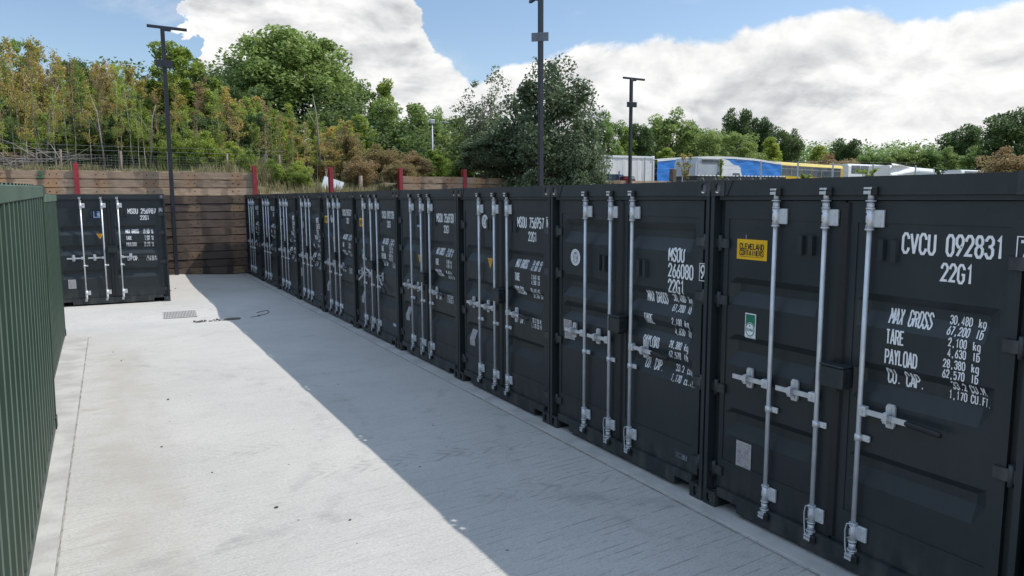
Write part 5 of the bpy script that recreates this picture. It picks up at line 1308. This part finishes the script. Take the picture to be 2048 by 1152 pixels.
t, L, h = bus(1776, 1870, 330, 338.5, 78, 'white bus with large pale blue windows at the right', 'white_gloss', 'white_gloss', 'pale_glass', (m_(44, 78), m_(93, 78)), (338, 356), 3)
t, L, h = bus(1872, 1925, 341, 342.5, 92, 'low white minibus roof between the bus and the dark framed van', 'white_gloss', 'white_gloss', 'glass', (m_(3, 92), m_(20, 92)), (346, 352), 1, 0, 'minibus', 'minibus')
t, L, h = bus(1920, 1966, 339.5, 341, 86, 'white van with dark framed windows at the far right', 'white_gloss', 'cab_grey', 'glass', (m_(5, 86), m_(38, 86)), (342, 352), 1, 0, 'van', 'van')
Y = YD(1690, 88); t = vehicle('box_lorry', 1672, Y, 'grey box lorry between the yellow bus and white coach', 'lorry'); h = ZY(1690, 331, Y)-VG; q = lambda px: XY(px, Y)-XY(1672, Y)
mb = MB(); mb.box(0, 0, .9, q(1702), 2.4, h, .04); mb.build('body', MAT['cab_grey'], t)
mb = MB()
for z in (h-.5, h-1.6): mb.box(q(1682), -.03, z, q(1694), -.001, z+.08)
mb.build('door_bars', MAT['black_metal'], t); wheel(t, 1.0, .05)
# crumpled white sheet hanging on the wrapped bus front
Y = YD(1822, 78)-.35; p = Vector((XY(1773, Y), Y, 0)); x1_ = XY(1823, Y)-p.x; mb = MB(); rs_ = random.Random(2); g_ = {}
zt0, zt1 = ZY(1773, 327, Y)-VG, ZY(1822, 335, Y)-VG
for i in range(25):
    for j in range(13):
        f, q = i/24, j/12; ztp = zt0+(zt1-zt0)*f; edge_ = max(0, (f-.55))*1.2; z = ztp-q*(1.75-edge_*.4)
        g_[i, j] = len(mb.v); mb.v.append((x1_*f+.12*math.sin(q*7)*f, -.22-.16*math.sin(q*11+f*5)-.07*rs_.random()+.1*f, z))
for i in range(24):
    for j in range(12): mb.face((g_[i, j], g_[i+1, j], g_[i+1, j+1], g_[i, j+1]), True)
o = mb.build('crumpled_sheet', MAT['white_sheet']); o.location = (p.x, p.y, VG); tag(o, 'crumpled white sheet hanging beside the pale windowed bus', 'sheet')
sm = o.modifiers.new('thick', 'SOLIDIFY'); sm.thickness = .02
# small flatbed truck in front of the white trailer
Y = YD(1235, 46); t = vehicle('flatbed_truck', 1195, Y, 'dark blue stake truck with red cab below the white trailer', 'truck'); zt = lambda py: ZY(1235, py, Y)-VG; s_ = lambda px: XY(px, Y)-XY(1195, Y)
mb = MB(); mb.box(s_(1195), 0, .7, s_(1236), 1.9, zt(348.5)); mb.build('bed', MAT['dark_blue'], t)
for px in (1217, 1237): mb = MB(); mb.box(s_(px)-.035, -.05, .7, s_(px)+.035, .0-.001, zt(344 if px < 1230 else 342)); mb.build('stake', MAT['mid_blue'], t)
mb = MB(); mb.box(s_(1240), .02, zt(352), s_(1247), .1, zt(349)); mb.build('headboard', MAT['mid_blue'], t)
mb = MB(); mb.prism([(s_(1249), .7), (s_(1249), zt(352)), (s_(1268), zt(352.5)), (s_(1272), .9), (s_(1272), .7)], 'y', 0, 1.8); mb.build('cab', MAT['dark_red'], t)
mb = MB(); mb.prism([(s_(1258), zt(358)), (s_(1258), zt(353.2)), (s_(1267), zt(353.4)), (s_(1269), zt(358))], 'y', -.012, -.002); mb.build('window', MAT['pale_glass'], t)
for x in (.6, s_(1262)): wheel(t, x, -.02, .38)
